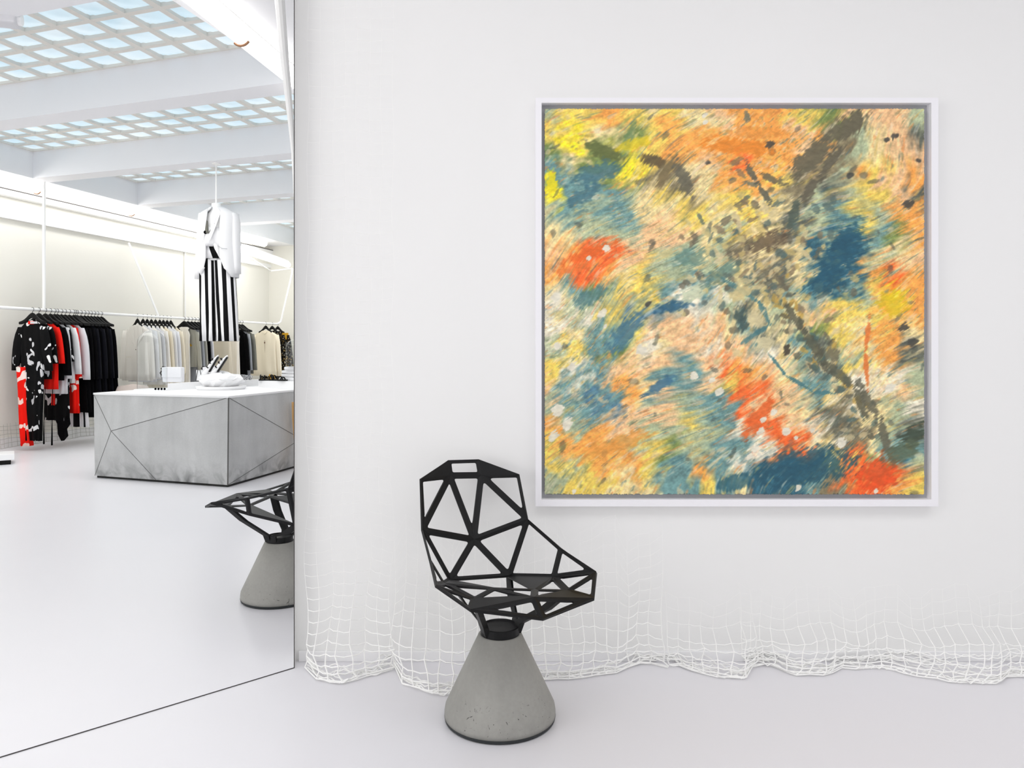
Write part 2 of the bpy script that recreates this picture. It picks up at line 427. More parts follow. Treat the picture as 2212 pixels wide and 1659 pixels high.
hx = (noise2(al * 2.2 + 11, ac * 11 + 11, 21) - .5) * 1.5; hy = (noise2(al * 2.2 + 61, ac * 11 + 61, 22) - .5) * 1.3
sx, sy = gx + wx * .6 + hx * .42 - .5, gy + wy * .6 + hy * .42 - .5
grid = np.array([[PAL[ch] for ch in r[:20]] for r in ROWS], float)
xi = np.clip(np.floor(sx).astype(int), 0, 18); yi = np.clip(np.floor(sy).astype(int), 0, 18)
fx = np.clip(sx - xi, 0, 1); fy = np.clip(sy - yi, 0, 1)
sh = lambda f: np.clip((f - .5) * 1.35 + .5, 0, 1); fx = sh(fx)[..., None]; fy = sh(fy)[..., None]
img = (grid[yi, xi] * (1 - fx) + grid[yi, xi + 1] * fx) * (1 - fy) + (grid[yi + 1, xi] * (1 - fx) + grid[yi + 1, xi + 1] * fx) * fy
st = noise2(al * 1.6 + 200, ac * 9 + 200, 5); st2 = noise2(gx * 5 + 300, gy * 5 + 300, 6); st3 = noise2(al * 5 + 20, ac * 14 + 20, 9)
st4 = noise2(al * 3 + 70, ac * 22 + 70, 31); st5 = noise2(gx * 14 + 10, gy * 14 + 10, 32)
lum = (.80 + .14 * st + .16 * st2 + .12 * st4 + .16 * st5)[..., None]
img = img * lum
# broken streaks of neighbouring pigments dragged through the paint
for k_, (colr, th, am) in enumerate((((232, 196, 100), .68, .4), ((236, 226, 198), .68, .45), ((58, 104, 118), .74, .45), ((238, 140, 66), .74, .45), ((108, 124, 88), .74, .5))):
    mk = noise2(al * 1.1 + 31 * k_, ac * 7 + 17 * k_, 50 + k_) * .7 + noise2(al * 4 + 5 * k_, ac * 20 + 3 * k_, 60 + k_) * .3
    mk = np.clip((mk - th) / .14, 0, 1)[..., None] * am
    img = img * (1 - mk) + np.array(colr, float) * mk
# small pale and dark dabs from cell noise
rs = np.random.RandomState(11)
PXU = 825 / 20.
def dab(px, py, a, b, ang, col, alpha=.8, soft=.35):
    x0, y0 = (px - 1175) / 41.25, (py - 232) / 41.8; a /= 41.5; b /= 41.5
    c_, s_ = math.cos(math.radians(ang)), -math.sin(math.radians(ang))
    X = (gx - x0) * c_ + (gy - y0) * s_; Yv = -(gx - x0) * s_ + (gy - y0) * c_
    d = np.sqrt((X / a) ** 2 + (Yv / b) ** 2) + (st2 - .5) * .5 + (st3 - .5) * .35 + (st4 - .5) * .45
    m = np.clip((1 - d) / soft, 0, 1)[..., None] * alpha
    img[:] = img * (1 - m) + np.array(col, float) * m
def stroke(pts, w, col, alpha=.85):
    for (xa, ya), (xb, yb) in zip(pts, pts[1:]):
        L = math.hypot(xb - xa, yb - ya); ang = -math.degrees(math.atan2(yb - ya, xb - xa))
        dab((xa + xb) / 2, (ya + yb) / 2, L / 2 * 1.15 + w * .3, w, ang, col, alpha)
for _ in range(150):
    x, y = 1175 + rs.rand() * 825, 232 + rs.rand() * 836; central = math.exp(-((x - 1650) ** 2 / 2 / 170 ** 2 + (y - 560) ** 2 / 2 / 130 ** 2))
    dk = rs.rand() < .45
    dab(x, y, 5 + rs.rand() * 12, 3 + rs.rand() * 5, 35 + rs.randn() * 35, (74, 82, 76) if dk else (226, 206, 160), .5)
for _ in range(210):
    x, y = 1640 + rs.randn() * 95, 560 + rs.randn() * 85
    dab(x, y, 6 + rs.rand() * 14, 4 + rs.rand() * 7, rs.rand() * 180, [(104, 98, 80), (84, 106, 102), (224, 206, 158), (214, 198, 136), (132, 114, 88), (222, 204, 150), (214, 190, 120)][rs.randint(7)], .7)
for _ in range(90):
    t = rs.rand(); x = 1690 + 220 * t + rs.randn() * 22; y = 650 + 280 * t + rs.randn() * 25
    dab(x, y, 6 + rs.rand() * 12, 4 + rs.rand() * 6, rs.rand() * 180, [(84, 84, 70), (200, 160, 70), (214, 196, 150), (76, 104, 100)][rs.randint(4)], .7)
DK = (104, 98, 76)
stroke([(1868, 250), (1790, 300), (1720, 375)], 27, DK, .92); dab(1845, 266, 40, 18, 55, DK, .9); stroke([(1820, 318), (1775, 375), (1735, 430)], 13, (98, 92, 74), .9)
stroke([(1640, 372), (1700, 398)], 9, DK); stroke([(1612, 350), (1640, 400), (1668, 440)], 8, (90, 92, 78)); stroke([(1725, 430), (1705, 500)], 12, (80, 92, 80))
stroke([(1268, 308), (1345, 345)], 20, (98, 108, 56), .9); stroke([(1385, 338), (1440, 352)], 14, (98, 84, 56), .9)
stroke([(1455, 335), (1425, 400)], 13, (128, 112, 76), .9); stroke([(1462, 350), (1490, 420)], 17, (104, 100, 82), .9)
stroke([(1345, 330), (1370, 270)], 12, (110, 140, 90), .8); stroke([(1335, 320), (1400, 300)], 14, (236, 208, 30), .7)
for q in ((1820, 545, 70, 34, 35), (1790, 600, 70, 26, 28), (1830, 510, 50, 20, 45)): dab(*q, (28, 84, 106), .8)
for q in ((1290, 372, 60, 26, 15), (1260, 420, 50, 16, 30)): dab(*q, (66, 112, 126), .75)
dab(1190, 390, 12, 26, 0, (240, 222, 20), .9); dab(1270, 545, 70, 14, 22, (238, 104, 32), .85); dab(1240, 578, 50, 10, 15, (238, 120, 50), .7)
dab(1600, 315, 90, 22, -5, (240, 138, 36), .8); dab(1640, 285, 80, 16, 0, (236, 150, 60), .6)
dab(1455, 660, 52, 13, 10, (40, 92, 122), .85); dab(1350, 720, 60, 24, 50, (66, 116, 140), .8); dab(1430, 830, 50, 13, 32, (60, 110, 140), .85)
dab(1275, 640, 50, 20, 25, (76, 124, 128), .75); dab(1930, 655, 40, 30, 0, (228, 190, 20), .7)
stroke([(1560, 600), (1640, 650), (1665, 700), (1600, 740)], 7, (70, 122, 128), .8); stroke([(1660, 760), (1700, 810), (1760, 845), (1800, 848)], 5, (74, 124, 128), .9)
stroke([(1695, 655), (1740, 715), (1780, 780), (1850, 835), (1870, 900)], 12, (88, 88, 70), .8); stroke([(1862, 840), (1900, 900), (1925, 985)], 12, (100, 98, 80), .85)
stroke([(1880, 680), (1872, 760), (1876, 835)], 6, (232, 120, 50), .85)
dab(1900, 1025, 60, 42, 30, (242, 80, 24), .85); dab(1640, 900, 60, 18, 55, (238, 104, 40), .85); dab(1740, 1010, 120, 46, 10, (30, 82, 102), .8)
dab(1590, 1040, 60, 18, 15, (34, 92, 112), .75); dab(1330, 960, 90, 22, 20, (236, 160, 70), .75); dab(1975, 940, 45, 22, 35, (62, 74, 58), .9); dab(1950, 975, 50, 24, 30, (90, 104, 80), .8)
dab(1630, 690, 30, 22, 10, (220, 206, 160), .9); dab(1650, 740, 26, 22, 0, (220, 208, 164), .9); dab(1604, 690, 16, 34, 10, (62, 84, 82), .85); dab(1700, 752, 9, 14, 10, (66, 60, 48), .9)
dab(1800, 765, 16, 18, 0, (120, 116, 92), .9); dab(1600, 630, 34, 18, 30, (214, 196, 140), .85); dab(1500, 630, 40, 20, 30, (206, 214, 180), .85)
dab(1490, 555, 40, 22, 10, (100, 138, 126), .7); dab(1660, 520, 50, 22, 20, (92, 76, 58), .75); dab(1560, 590, 60, 22, 35, (60, 104, 104), .55)
for q in ((1310, 535, 10), (1272, 556, 6), (1300, 676, 12), (1306, 704, 7), (1523, 247, 8), (1525, 262, 7), (1385, 755, 14), (1235, 790, 10), (1200, 640, 12), (1204, 745, 9), (1204, 885, 15), (1225, 915, 14), (1196, 940, 13),
          (1634, 968, 9), (1620, 985, 8), (1640, 980, 6), (1700, 930, 12), (1758, 928, 6), (1722, 945, 6), (1650, 905, 8), (1673, 890, 8), (1645, 930, 10), (1726, 1052, 8), (1820, 955, 15), (1540, 820, 8), (1500, 810, 10), (1555, 845, 10), (1925, 835, 14), (1895, 1060, 7), (1180 + 60, 1180 - 120, 6)):
    dab(q[0], q[1], q[2], q[2] * .8, 40, (234, 228, 208), .95, .2)
for q in ((1935, 292, 12), (1920, 300, 8), (1963, 440, 15), (1955, 705, 14), (1840, 378, 10), (1985, 345, 8), (1665, 310, 12), (1975, 740, 16), (1400, 655, 8), (1530, 350, 8)): dab(q[0], q[1], q[2], q[2] * .7, 20, (62, 62, 58), .85)
img = np.clip(img * 1.0, 0, 255)
pt = empty('framed_painting', 'large square abstract painting in orange, teal and yellow in a white frame', 'painting', at(1591, 652, WALL_Y))
org = pt.location
PX = lambda x, y, Y: at(x, y, Y) - org
YF = WALL_Y - .045
b = bmesh.new()
fo, fi = (1157, 211, 2027, 1094), (1170, 222, 2012, 1079)
for (x0, y0, x1, y1) in ((fo[0], fo[1], fo[2], fi[1]), (fo[0], fi[3], fo[2], fo[3]), (fo[0], fi[1], fi[0], fi[3]), (fi[2], fi[1], fo[2], fi[3])):
    p0, p1 = PX(x0, y0, YF), PX(x1, y1, YF); cy = -.0225
    box(b, ((p0.x + p1.x) / 2, cy, (p0.z + p1.z) / 2), (abs(p1.x - p0.x), .045, abs(p1.z - p0.z)))
obj('frame', b, FRAME, pt)
b = bmesh.new(); p0, p1 = PX(fi[0] - 3, fi[1] - 3, YF), PX(fi[2] + 3, fi[3] + 3, YF); box(b, ((p0.x + p1.x) / 2, -.008, (p0.z + p1.z) / 2), (p1.x - p0.x, .012, p0.z - p1.z)); obj('grey_liner', b, GREYL, pt)
bm = bmesh.new(); YCV = WALL_Y - .034
me = bpy.data.meshes.new('canvas'); q0, q1 = PX(1176, 234, YCV), PX(1997, 1069, YCV)
verts = []; jit = np.random.RandomState(3).rand(4, NP + 1)
for j in range(NP + 1):
    for i in range(NP + 1):
        x = q0.x + (q1.x - q0.x) * i / NP; z = q0.z + (q1.z - q0.z) * j / NP
        if i == NP: x -= .003 * jit[0, j]
        if i == 0: x += .003 * jit[1, j]
        if j == NP: z += .005 * jit[2, i]
        if j == 0: z -= .004 * jit[3, i]
        verts.append((x, q0.y, z))
faces = [(j * (NP + 1) + i, j * (NP + 1) + i + 1, (j + 1) * (NP + 1) + i + 1, (j + 1) * (NP + 1) + i)[::-1] for j in range(NP) for i in range(NP)]
nv = len(verts)
rim = [i for i in range(NP + 1)] + [(j + 1) * (NP + 1) + NP for j in range(NP)] + [NP * (NP + 1) + i for i in range(NP - 1, -1, -1)] + [j * (NP + 1) for j in range(NP - 1, 0, -1)]
verts += [(verts[i][0], verts[i][1] + .014, verts[i][2]) for i in rim]
for a in range(len(rim)): b2 = (a + 1) % len(rim); faces.append((rim[a], rim[b2], nv + b2, nv + a))
me.from_pydata(verts, [], faces)
ca = me.color_attributes.new('paint', 'FLOAT_COLOR', 'POINT')
s = img / 255.; lin = np.where(s <= .04045, s / 12.92, ((s + .055) / 1.055) ** 2.4).reshape(-1, 3)
full = np.ones((len(verts), 4), np.float32); full[:nv, :3] = lin; full[nv:, :3] = .7
ca.data.foreach_set('color', full.ravel())
m = bpy.data.materials.new('oil paint'); m.use_nodes = True; nt = m.node_tree; b_ = nt.nodes['Principled BSDF']; b_.inputs['Roughness'].default_value = .6
at_ = nt.nodes.new('ShaderNodeAttribute'); at_.attribute_name = 'paint'
tc = nt.nodes.new('ShaderNodeTexCoord'); mp = nt.nodes.new('ShaderNodeMapping'); mp.inputs['Rotation'].default_value = (0, math.radians(37), 0); mp.inputs['Scale'].default_value = (40, 40, 75)
nz = nt.nodes.new('ShaderNodeTexNoise'); nz.inputs['Scale'].default_value = 1.; nz.inputs['Detail'].default_value = 6
nt.links.new(tc.outputs['Object'], mp.inputs[0]); nt.links.new(mp.outputs[0], nz.inputs['Vector'])
mr = nt.nodes.new('ShaderNodeMapRange'); mr.inputs[1].default_value = .3; mr.inputs[2].default_value = .7; mr.inputs[3].default_value = .86; mr.inputs[4].default_value = 1.14
nt.links.new(nz.outputs['Fac'], mr.inputs[0]); sc = nt.nodes.new('ShaderNodeVectorMath'); sc.operation = 'SCALE'
nt.links.new(at_.outputs['Color'], sc.inputs[0]); nt.links.new(mr.outputs[0], sc.inputs['Scale']); nt.links.new(sc.outputs[0], b_.inputs['Base Color'])
bp = nt.nodes.new('ShaderNodeBump'); bp.inputs['Strength'].default_value = .25; bp.inputs['Distance'].default_value = .003; nt.links.new(nz.outputs['Fac'], bp.inputs['Height']); nt.links.new(bp.outputs[0], b_.inputs['Normal'])
link('canvas', me, m, pt)

# ------------------------------------------------------------------ the chair: faceted metal shell on a concrete cone
CH_YAW, CH_X, CH_Y = math.radians(21.28), -.0377, 2.378
Z6 = lambda x, y: (860 + x / 3.456, 950 + y / 3.456)
SYM = {  # name: (s, f, z), photo point left, photo point right
 'A': ((.183, -.285, .713), (165, 292), (905, 258)), 'B': ((.058, -.381, .758), (370, 155), (600, 148)),
 'E': ((.059, -.353, .706), (385, 268), (620, 265)), 'G': ((.193, -.228, .558), (178, 675), (970, 592)),
 'J': ((.106, -.195, .382), (385, 1050), (830, 1020)), 'P': ((.187, .272, .44), (540, 1275), (1465, 1190)),
 'Q': ((.146, .184, .44), (570, 1192), (1262, 1130)), 'M': ((.254, .159, .48), (280, 1092), (1482, 990)),
 'S': ((.182, .004, .431), (345, 1078), (1160, 1028)), 'V': ((.065, .124, .439), (715, 1112), (1020, 1122)),
 'U': ((.219, -.021, .506), (238, 900), (1214, 806))}
CEN = {'H': ((0, -.259, .498), (565, 745)), 'O': ((0, .34, .419), (1085, 1345)), 'R': ((0, .275, .459), (1015, 1182))}
Fv = Vector((math.sin(CH_YAW), -math.cos(CH_YAW), 0)); Sv = Vector((math.cos(CH_YAW), math.sin(CH_YAW), 0))
VT = {}
def fitpt(s, f, z, zo):
    w = Vector((CH_X, CH_Y, 0)) + Sv * s + Fv * f; w.z = z
    if zo is not None:
        px, py = Z6(*zo); t = at(px, py, w.y); w = t.lerp(w, .0)
    d = w - Vector((CH_X, CH_Y, 0)); return Vector((d.dot(Sv), -d.dot(Fv), w.z))   # local: +X chair side, -Y front
for n, ((s, f, z), l, r) in SYM.items():
    VT[n + 'l'] = fitpt(-s, f, z, l); VT[n + 'r'] = fitpt(s, f, z, r)
for n, ((s, f, z), o) in CEN.items(): VT[n] = fitpt(s, f, z, o)
HOLED = [('Bl', 'Br', 'Er', 'El')] + [('El', 'Er', 'H')] + [('Jl', 'Jr', 'H')]
SOLID = []
for a in 'lr':
    g = lambda *n: tuple(x + a if len(x) == 1 and x not in 'HOR' else x for x in n)
    HOLED += [g('A', 'E', 'G'), g('E', 'H', 'G'), g('G', 'H', 'J'), g('G', 'J', 'S', 'U'), g('U', 'S', 'M'), g('S', 'V', 'Q'), g('S', 'Q', 'M'), g('M', 'Q', 'P'), g('R', 'P', 'O'), g('V', 'Q', 'R')]
    SOLID += [g('A', 'B', 'E'), g('J', 'S', 'V'), g('Q', 'P', 'R')]
HOLED += [('Jl', 'Jr', 'Vr', 'Vl'), ('Vl', 'Vr', 'R')]
def inset_poly(pts, w, rad, K=4):
    n = len(pts); nor = Vector((0, 0, 0))
    for i in range(n): nor += (pts[i] - pts[0]).cross(pts[(i + 1) % n] - pts[0])
    nor.normalize(); out = []; corners = []
    for i in range(n):
        p, a, b2 = pts[i], pts[i - 1], pts[(i + 1) % n]
        da, db = (a - p).normalized(), (b2 - p).normalized(); bis = (da + db).normalized(); half = math.acos(max(-1, min(1, da.dot(db)))) / 2
        wi = w if isinstance(w, float) else w[i]
        corners.append((p + bis * (w / math.sin(half)), da, db, half))
    for i in range(n):
        q, da, db, half = corners[i]; L1 = (corners[i - 1][0] - q).length; L2 = (corners[(i + 1) % n][0] - q).length
        t = min(rad / math.tan(half), L1 * .42, L2 * .42); arc = []
        for k in range(K + 1):
            u = k / K; arc.append(q + da * t * (1 - u) ** 2 + db * t * u ** 2)
        out.append(arc)
    return out
def shell_mesh():
    bm = bmesh.new(); cache = {}
    vv = lambda n: cache.setdefault(n, bm.verts.new(VT[n]))
    for f in SOLID: bm.faces.new([vv(n) for n in f])
    for f in HOLED:
        pts = [VT[n] for n in f]; slot = f[0] == 'Bl'
        ins = inset_poly(pts, .0112 if not slot else .012, .0065); n = len(f)
        ok = True
        ctr = sum(pts, Vector()) / n
        for i in range(n):
            if (ins[i][0] - pts[i]).length > (ctr - pts[i]).length * .93: ok = False
        if not ok:
            bm.faces.new([vv(x) for x in f]); continue
        iv = [[bm.verts.new(p) for p in arc] for arc in ins]
        for i in range(n):
            for k in range(len(iv[i]) - 1): bm.faces.new((vv(f[i]), iv[i][k], iv[i][k + 1]))
            j = (i + 1) % n; bm.faces.new((vv(f[i]), iv[i][-1], iv[j][0], vv(f[j])))
    return bm
def make_chair(label, loc, rz):
    o = empty('lattice_chair', label, 'chair', loc, rz)
    b = bmesh.new(); lathe(b, [(.168, 0), (.173, .004), (.175, .013)], n=72); obj('rubber_foot', b, RUBBER, o, smooth=False)
    b = bmesh.new(); lathe(b, [(.1745, .0125), (.1745, .026), (.172, .043), (.165, .058), (.12, .153), (.068, .263), (.061, .264)], n=72); obj('concrete_cone', b, CONC, o, smooth=True)
    b = bmesh.new(); lathe(b, [(.0605, .255), (.0615, .258), (.0605, .288), (.058, .290), (.055, .286), (.0, .284)], n=48); obj('collar', b, BLACKM, o)
    s = obj('seat_shell', shell_mesh(), BLACKM, o)
    md = s.modifiers.new('thickness', 'SOLIDIFY'); md.thickness = .008; md.offset = 0; md.use_even_offset = True; md.thickness_clamp = 1.0
    for side in 'lr':
        sg = -1 if side == 'l' else 1
        for tgt, wid, cy in (('J', .026, .016), ('Q', .020, -.018)):
            b = bmesh.new(); top = VT[tgt + side].copy(); base = Vector((sg * .050, cy, .268))
            mid = Vector((sg * .060, cy * 1.1, .300))
            wv = Vector((0, wid, 0)); tv = Vector((.0035, 0, 0))
            rings = []
            for p, w in ((base, .014), (mid, .018), (base.lerp(top, .6), wid), (top, wid * .9)):
                rings.append([b.verts.new(p + Vector((sx * (.0035 if tgt == 'J' else .0085), sy * w, 0))) for sx, sy in ((-1, -1), (1, -1), (1, 1), (-1, 1))])
            for r0, r1 in zip(rings, rings[1:]):
                for k in range(4): b.faces.new((r0[k], r0[(k + 1) % 4], r1[(k + 1) % 4], r1[k]))
            b.faces.new(rings[0][::-1]); b.faces.new(rings[-1]); obj('strut', b, BLACKM, o)
    return o
ch = make_chair('black faceted lattice chair on a grey concrete cone standing before the white wall', (CH_X, CH_Y, 0), CH_YAW)
def copy_tree(o, parent=None):
    c = o.copy(); COL.objects.link(c); c.parent = parent
    for k in o.children: copy_tree(k, c)
    return c
nrm = Vector((-.674, .739, 0)); m0 = Vector((-.791, 2.743, 0))
cp = Vector((CH_X, CH_Y, 0)); cp2 = cp - 2 * (cp - m0).dot(nrm) * nrm
F2 = Fv - 2 * Fv.dot(nrm) * nrm
ch2 = copy_tree(ch); ch2.location = cp2; ch2.rotation_euler = (0, 0, math.atan2(F2.x, -F2.y))  # solid second chair added in place of the mirror's reflection
tag(ch2, 'reflection of the black lattice chair, built as a second chair at the mirror edge', 'chair')
bpy.context.view_layer.update()

# ------------------------------------------------------------------ nets gathered along the foot of the wall
def interp(pts, x):
    if x <= pts[0][0]: return pts[0][1]
    for (a, b2), (c2, d) in zip(pts, pts[1:]):
        if x <= c2: t = (x - a) / (c2 - a); t = t * t * (3 - 2 * t); return b2 + (d - b2) * t
    return pts[-1][1]
def net(label, bound, ztop, nfold, amp, seed, cell=.041, rmin=.00035, rmax=.0026, knots=0):
    rd = random.Random(seed); x0, x1 = bound[0][0], bound[-1][0]
    Xa, Xb = on_z(x0, 1440).x, on_z(x1, 1440).x; nc = max(3, int((Xb - Xa) / cell))
    cols = []
    drop = ztop - .10; nr = int(drop / cell)
    ph = rd.random() * 6
    for i in range(nc + 1):
        s = i / nc; px = x0 + (x1 - x0) * s
        e = on_z(px + rd.uniform(-4, 4), interp(bound, px)); out = max(.03, WALL_Y - .012 - e.y)
        fold = amp * (math.sin(s * PI * 2 * nfold + ph) * .5 + .5)
        pts = []
        for j in range(nr + 1):
            t = j / nr; z = ztop - drop * t + (1 - t) * ztop * .09 * (math.sin(s * nfold * 5.1 + ph) + .6 * math.sin(s * nfold * 11 + 2 * ph)) * (1 if ztop < 2 else 0)
            y = WALL_Y - .022 - fold * (.25 + .75 * t) - out * .35 * max(0, (t - .72) / .28) ** 2
            x = Xa + (Xb - Xa) * s + .010 * math.sin(j * .55 + i * .6 + ph) * t
            pts.append((Vector((x, y, z + .012 * math.sin(i * .9 + ph + j * .15) * t)), t))
        lx, ly = pts[-1][0].x, pts[-1][0].y; ey = WALL_Y - .012 - out
        ns = 5
        for j in range(1, ns + 1):
            t = j / ns; w = 1 - (1 - t) ** 2
            pts.append((Vector((lx + (e.x - lx) * t + rd.uniform(-.008, .008), min(ly, ly + (ey - ly) * w), max(.006, .10 * (1 - t) ** 1.6 + rd.uniform(.0, .010)))), 1.0 + t))
        cols.append(pts)
    b = bmesh.new()
    rad = lambda p: rmin + (rmax - rmin) * min(1, max(0, 1.05 - p.z / min(.42, ztop * .85))) ** 1.2
    for pts in cols: tube(b, [p for p, t in pts], [rad(p) for p, t in pts], 4)
    for j in range(len(cols[0])):
        t = cols[0][j][1]; row = []
        for i, pts in enumerate(cols):
            p = pts[j][0]; row.append(p)
            if i < len(cols) - 1:
                q = pts[j][0].lerp(cols[i + 1][j][0], .5); row.append(q - Vector((0, .002 * min(t, 1), .004 * min(t, 1))) if q.z > .03 else q)
        tube(b, row, [rad(p) for p in row], 4)
    # loose bundled cords lying along the outer edge
    for kk in range(6 + knots):
        row = []; ph2 = rd.random() * 6
        for i in range(nc * 3 + 1):
            s = i / (nc * 3); px = x0 + (x1 - x0) * s; yb = interp(bound, px)
            e = on_z(px, yb - (kk + rd.random() * .6) * (3.0 + 2.0 * math.sin(s * 9 + ph2)) - 2 * math.sin(s * 23 + ph2))
            e.y = min(e.y, WALL_Y - .016); e.z = .004 + .012 * rd.random() + .004 * kk * abs(math.sin(s * 7 + ph2)); row.append(e)
        tube(b, row, rmax * .95, 4)
    o = obj('fishing_net', b, CORD); tag(o, label, 'net', 'white nets hung along the wall')
    return o
net('white square-mesh net hanging beside the wall edge and curling onto the floor', [(664, 1440), (690, 1472), (735, 1480), (800, 1464), (848, 1446)], 3.08, 2.2, .05, 1)
net('white net behind the concrete cone chair, pooling in a deep curl on the floor', [(850, 1446), (880, 1484), (935, 1504), (985, 1504), (1040, 1492), (1150, 1472), (1230, 1470), (1320, 1458), (1400, 1432), (1432, 1424)], .50, 5.2, .05, 2)
net('small scooped white net on the floor under the middle of the painting', [(1440, 1424), (1490, 1452), (1560, 1467), (1600, 1469), (1628, 1444)], .24, 1.2, .03, 3)
net('long tangled white net along the wall foot at the right', [(1600, 1422), (1660, 1440), (1720, 1462), (1790, 1462), (1812, 1446), (1900, 1446), (1990, 1466), (2070, 1478), (2150, 1480), (2180, 1464), (2260, 1468), (2420, 1460)], .27, 6.5, .045, 4, knots=4)

# ------------------------------------------------------------------ clothes rail
UR = -7.45; ZR = ray_u(0, UR, py=664).z
rail = empty('clothes_rail', 'long white wall rail with rounded end, carrying all the hanging clothes', 'clothes rail', ray_u(0, UR, z=0))
ro = rail.location
pe = ray_u(603, UR, z=ZR); ps = uv(UR, 3.6, ZR); tp = Vector((at(632, 580, pe.y).x, pe.y, at(632, 580, pe.y).z))
pts = [ps - ro, pe - A * .10 - ro, pe - A * .04 + Vector((.01, 0, .012)) - ro, pe + Vector((.03, 0, .05)) - ro, tp - Vector((.01, 0, .1)) - ro, tp - ro]
b = bmesh.new(); tube(b, pts, .018, 8); obj('rail_pole', b, METALW, rail)
tl = at(540, 556, 12.2)
b = bmesh.new(); tube(b, [tp - ro, at(585, 585, 13.8) - ro, tl - ro], .012, 8); obj('upper_loop', b, METALW, rail)
def rod(name, p, q, r, par, m=METALW):
    b = bmesh.new(); tube(b, [p - par.location, q - par.location], r, 8); return obj(name, b, m, par)
t0 = ray_u(95, UR, z=ZB); rod('support_post', t0, Vector((t0.x, t0.y, ZR)), .018, rail)
rod('diagonal_brace', ray_u(278, U_W + .06, py=525), ray_u(343, UR, z=ZR), .015, rail)
t0 = ray_u(400, U_W + .02, py=520); rod('support_post', t0, Vector((t0.x, t0.y, ZR)), .012, rail)
# leaning white rod next to the wall edge
o = empty('leaning_rod', 'white rod curving down beside the wall edge below the tube light', 'rod', at(636, 1200, 3.6) * 1.0)
o.location.z = 0; b = bmesh.new()
pp = [at(601, -160, 3.6), at(604, 0, 3.6), at(614, 120, 3.6), at(626, 240, 3.6), at(634, 330, 3.6), at(640, 460, 3.6), at(644, 700, 3.6)]; pp.append(Vector((pp[-1].x, 3.6, 0)))
pp[0].z = min(pp[0].z, ZB)
tube(b, [p - o.location for p in pp], [.026, .024, .020, .015, .010, .008, .008, .008], 10); obj('rod_body', b, METALW, o)

# hangers and garments
def hanger_meshes():
    b = bmesh.new(); rings = []; n = 14
    for i in range(n + 1):
        t = i / n * 2 - 1; x = t * .19; z = -.066 - .078 * (1 - math.exp(-(t * 1.9) ** 2)) - .012 * abs(t); hh = .016 + .014 * (1 - abs(t)); th = .008 + .010 * abs(t) ** 2
        rings.append([b.verts.new((x, sy * th, z + sz * hh)) for sy, sz in ((-1, -.7), (-.6, -1), (.6, -1), (1, -.7), (1, .6), (.5, 1), (-.5, 1), (-1, .6))])
    for r0, r1 in zip(rings, rings[1:]):
        for k in range(8): f = b.faces.new((r0[k], r0[(k + 1) % 8], r1[(k + 1) % 8], r1[k])); f.smooth = True
    b.faces.new(rings[0][::-1]); b.faces.new(rings[-1])
    h = bmesh.new(); tube(h, [(0, 0, -.055), (0, 0, -.03)] + [(0 + .024 * math.cos(a) + .0, 0, .0 + .024 * math.sin(a)) for a in np.linspace(-PI / 2, PI * .95, 9)], .0028, 5)
    return b, h
HB, HH = hanger_meshes()
hanger0 = empty('clothes_hanger', 'x', 'hanger'); obj('shoulder_bar', HB, BLACKR, hanger0); obj('hook', HH, WIRE, hanger0)
used = [False]
def hanger(loc, rz, label, group, hs=1.):
    if not used[0]: used[0] = True; h = hanger0
    else: h = copy_tree(hanger0)
    h.location = loc; h.rotation_euler = (0, 0, rz); h.scale = (hs, 1, 1); tag(h, label, 'hanger', group); return h
def garment(kind, label, cat, px, m, L, W=.21, hem=None, sleeve=None, swid=.07, puff=0., depth=.020, fold=.25, group=None, parts=(), rz=0., hangg='black hangers on the left rail', top=-.125, hw=1.):
    p = ray_u(px, UR, z=ZR - .001); hem = hem or W; r = ANG_C + rz
    hl = 'hanger of the ' + label
    if len(hl.split()) > 15: hl = ' '.join(hl.split()[:15])
    if hl.split()[-1] in ('the', 'of', 'on', 'and', 'a'): hl = ' '.join(hl.split()[:-1])
    hh = hanger(p, r, hl, hangg, hw)
    b = bmesh.new(); rd = random.Random(int(px * 7))
    rows = [(0, 0, top, .055, depth * .7), (0, 0, top - .012, .10, depth * .85), (0, 0, top - .045, W * .66, depth), (0, 0, top - .085, W * .9, depth), (0, 0, top - .115, W, depth)]
    nz = 7
    for i in range(1, nz + 1):
        t = i / nz; z = (top - .115) + (-L - (top - .115)) * t
        rows.append((0, 0, z, W * .93 + (hem - W * .93) * t, depth * (1 + .25 * t)))
    loft(b, rows, 36, fold, 9, rd.random() * 6)
    if sleeve:
        for sg in (-1, 1):
            n = 6; rr = []
            for i in range(n + 1):
                t = i / n; x = sg * (W - .035 + (.06 + (.035 if swid > .1 else 0)) * t ** .7); z = top - .075 - sleeve * t
                w = swid * (.75 + .25 * math.sin(min(t * 3, 1) * PI / 2)) * (1 + puff * math.sin(t * PI)) * (1 - .25 * t)
                rr.append((x, -.004, z, w * .5, depth * .9 * (1 + puff * .6 * math.sin(t * PI))))
            loft(b, rr, 16, .15, 5, rd.random() * 6)
    o = obj(kind, b, m, None, p, r); tag(o, label, cat, group)
    for nm, fn, pm in parts:
        bb = bmesh.new(); fn(bb); q = obj(nm, bb, pm, o)
        if nm not in ('button', 'lapel', 'cuff', 'ladder_stitch', 'black_tie', 'neckline'): q['label'] = nm.replace('_', ' ')
    return o
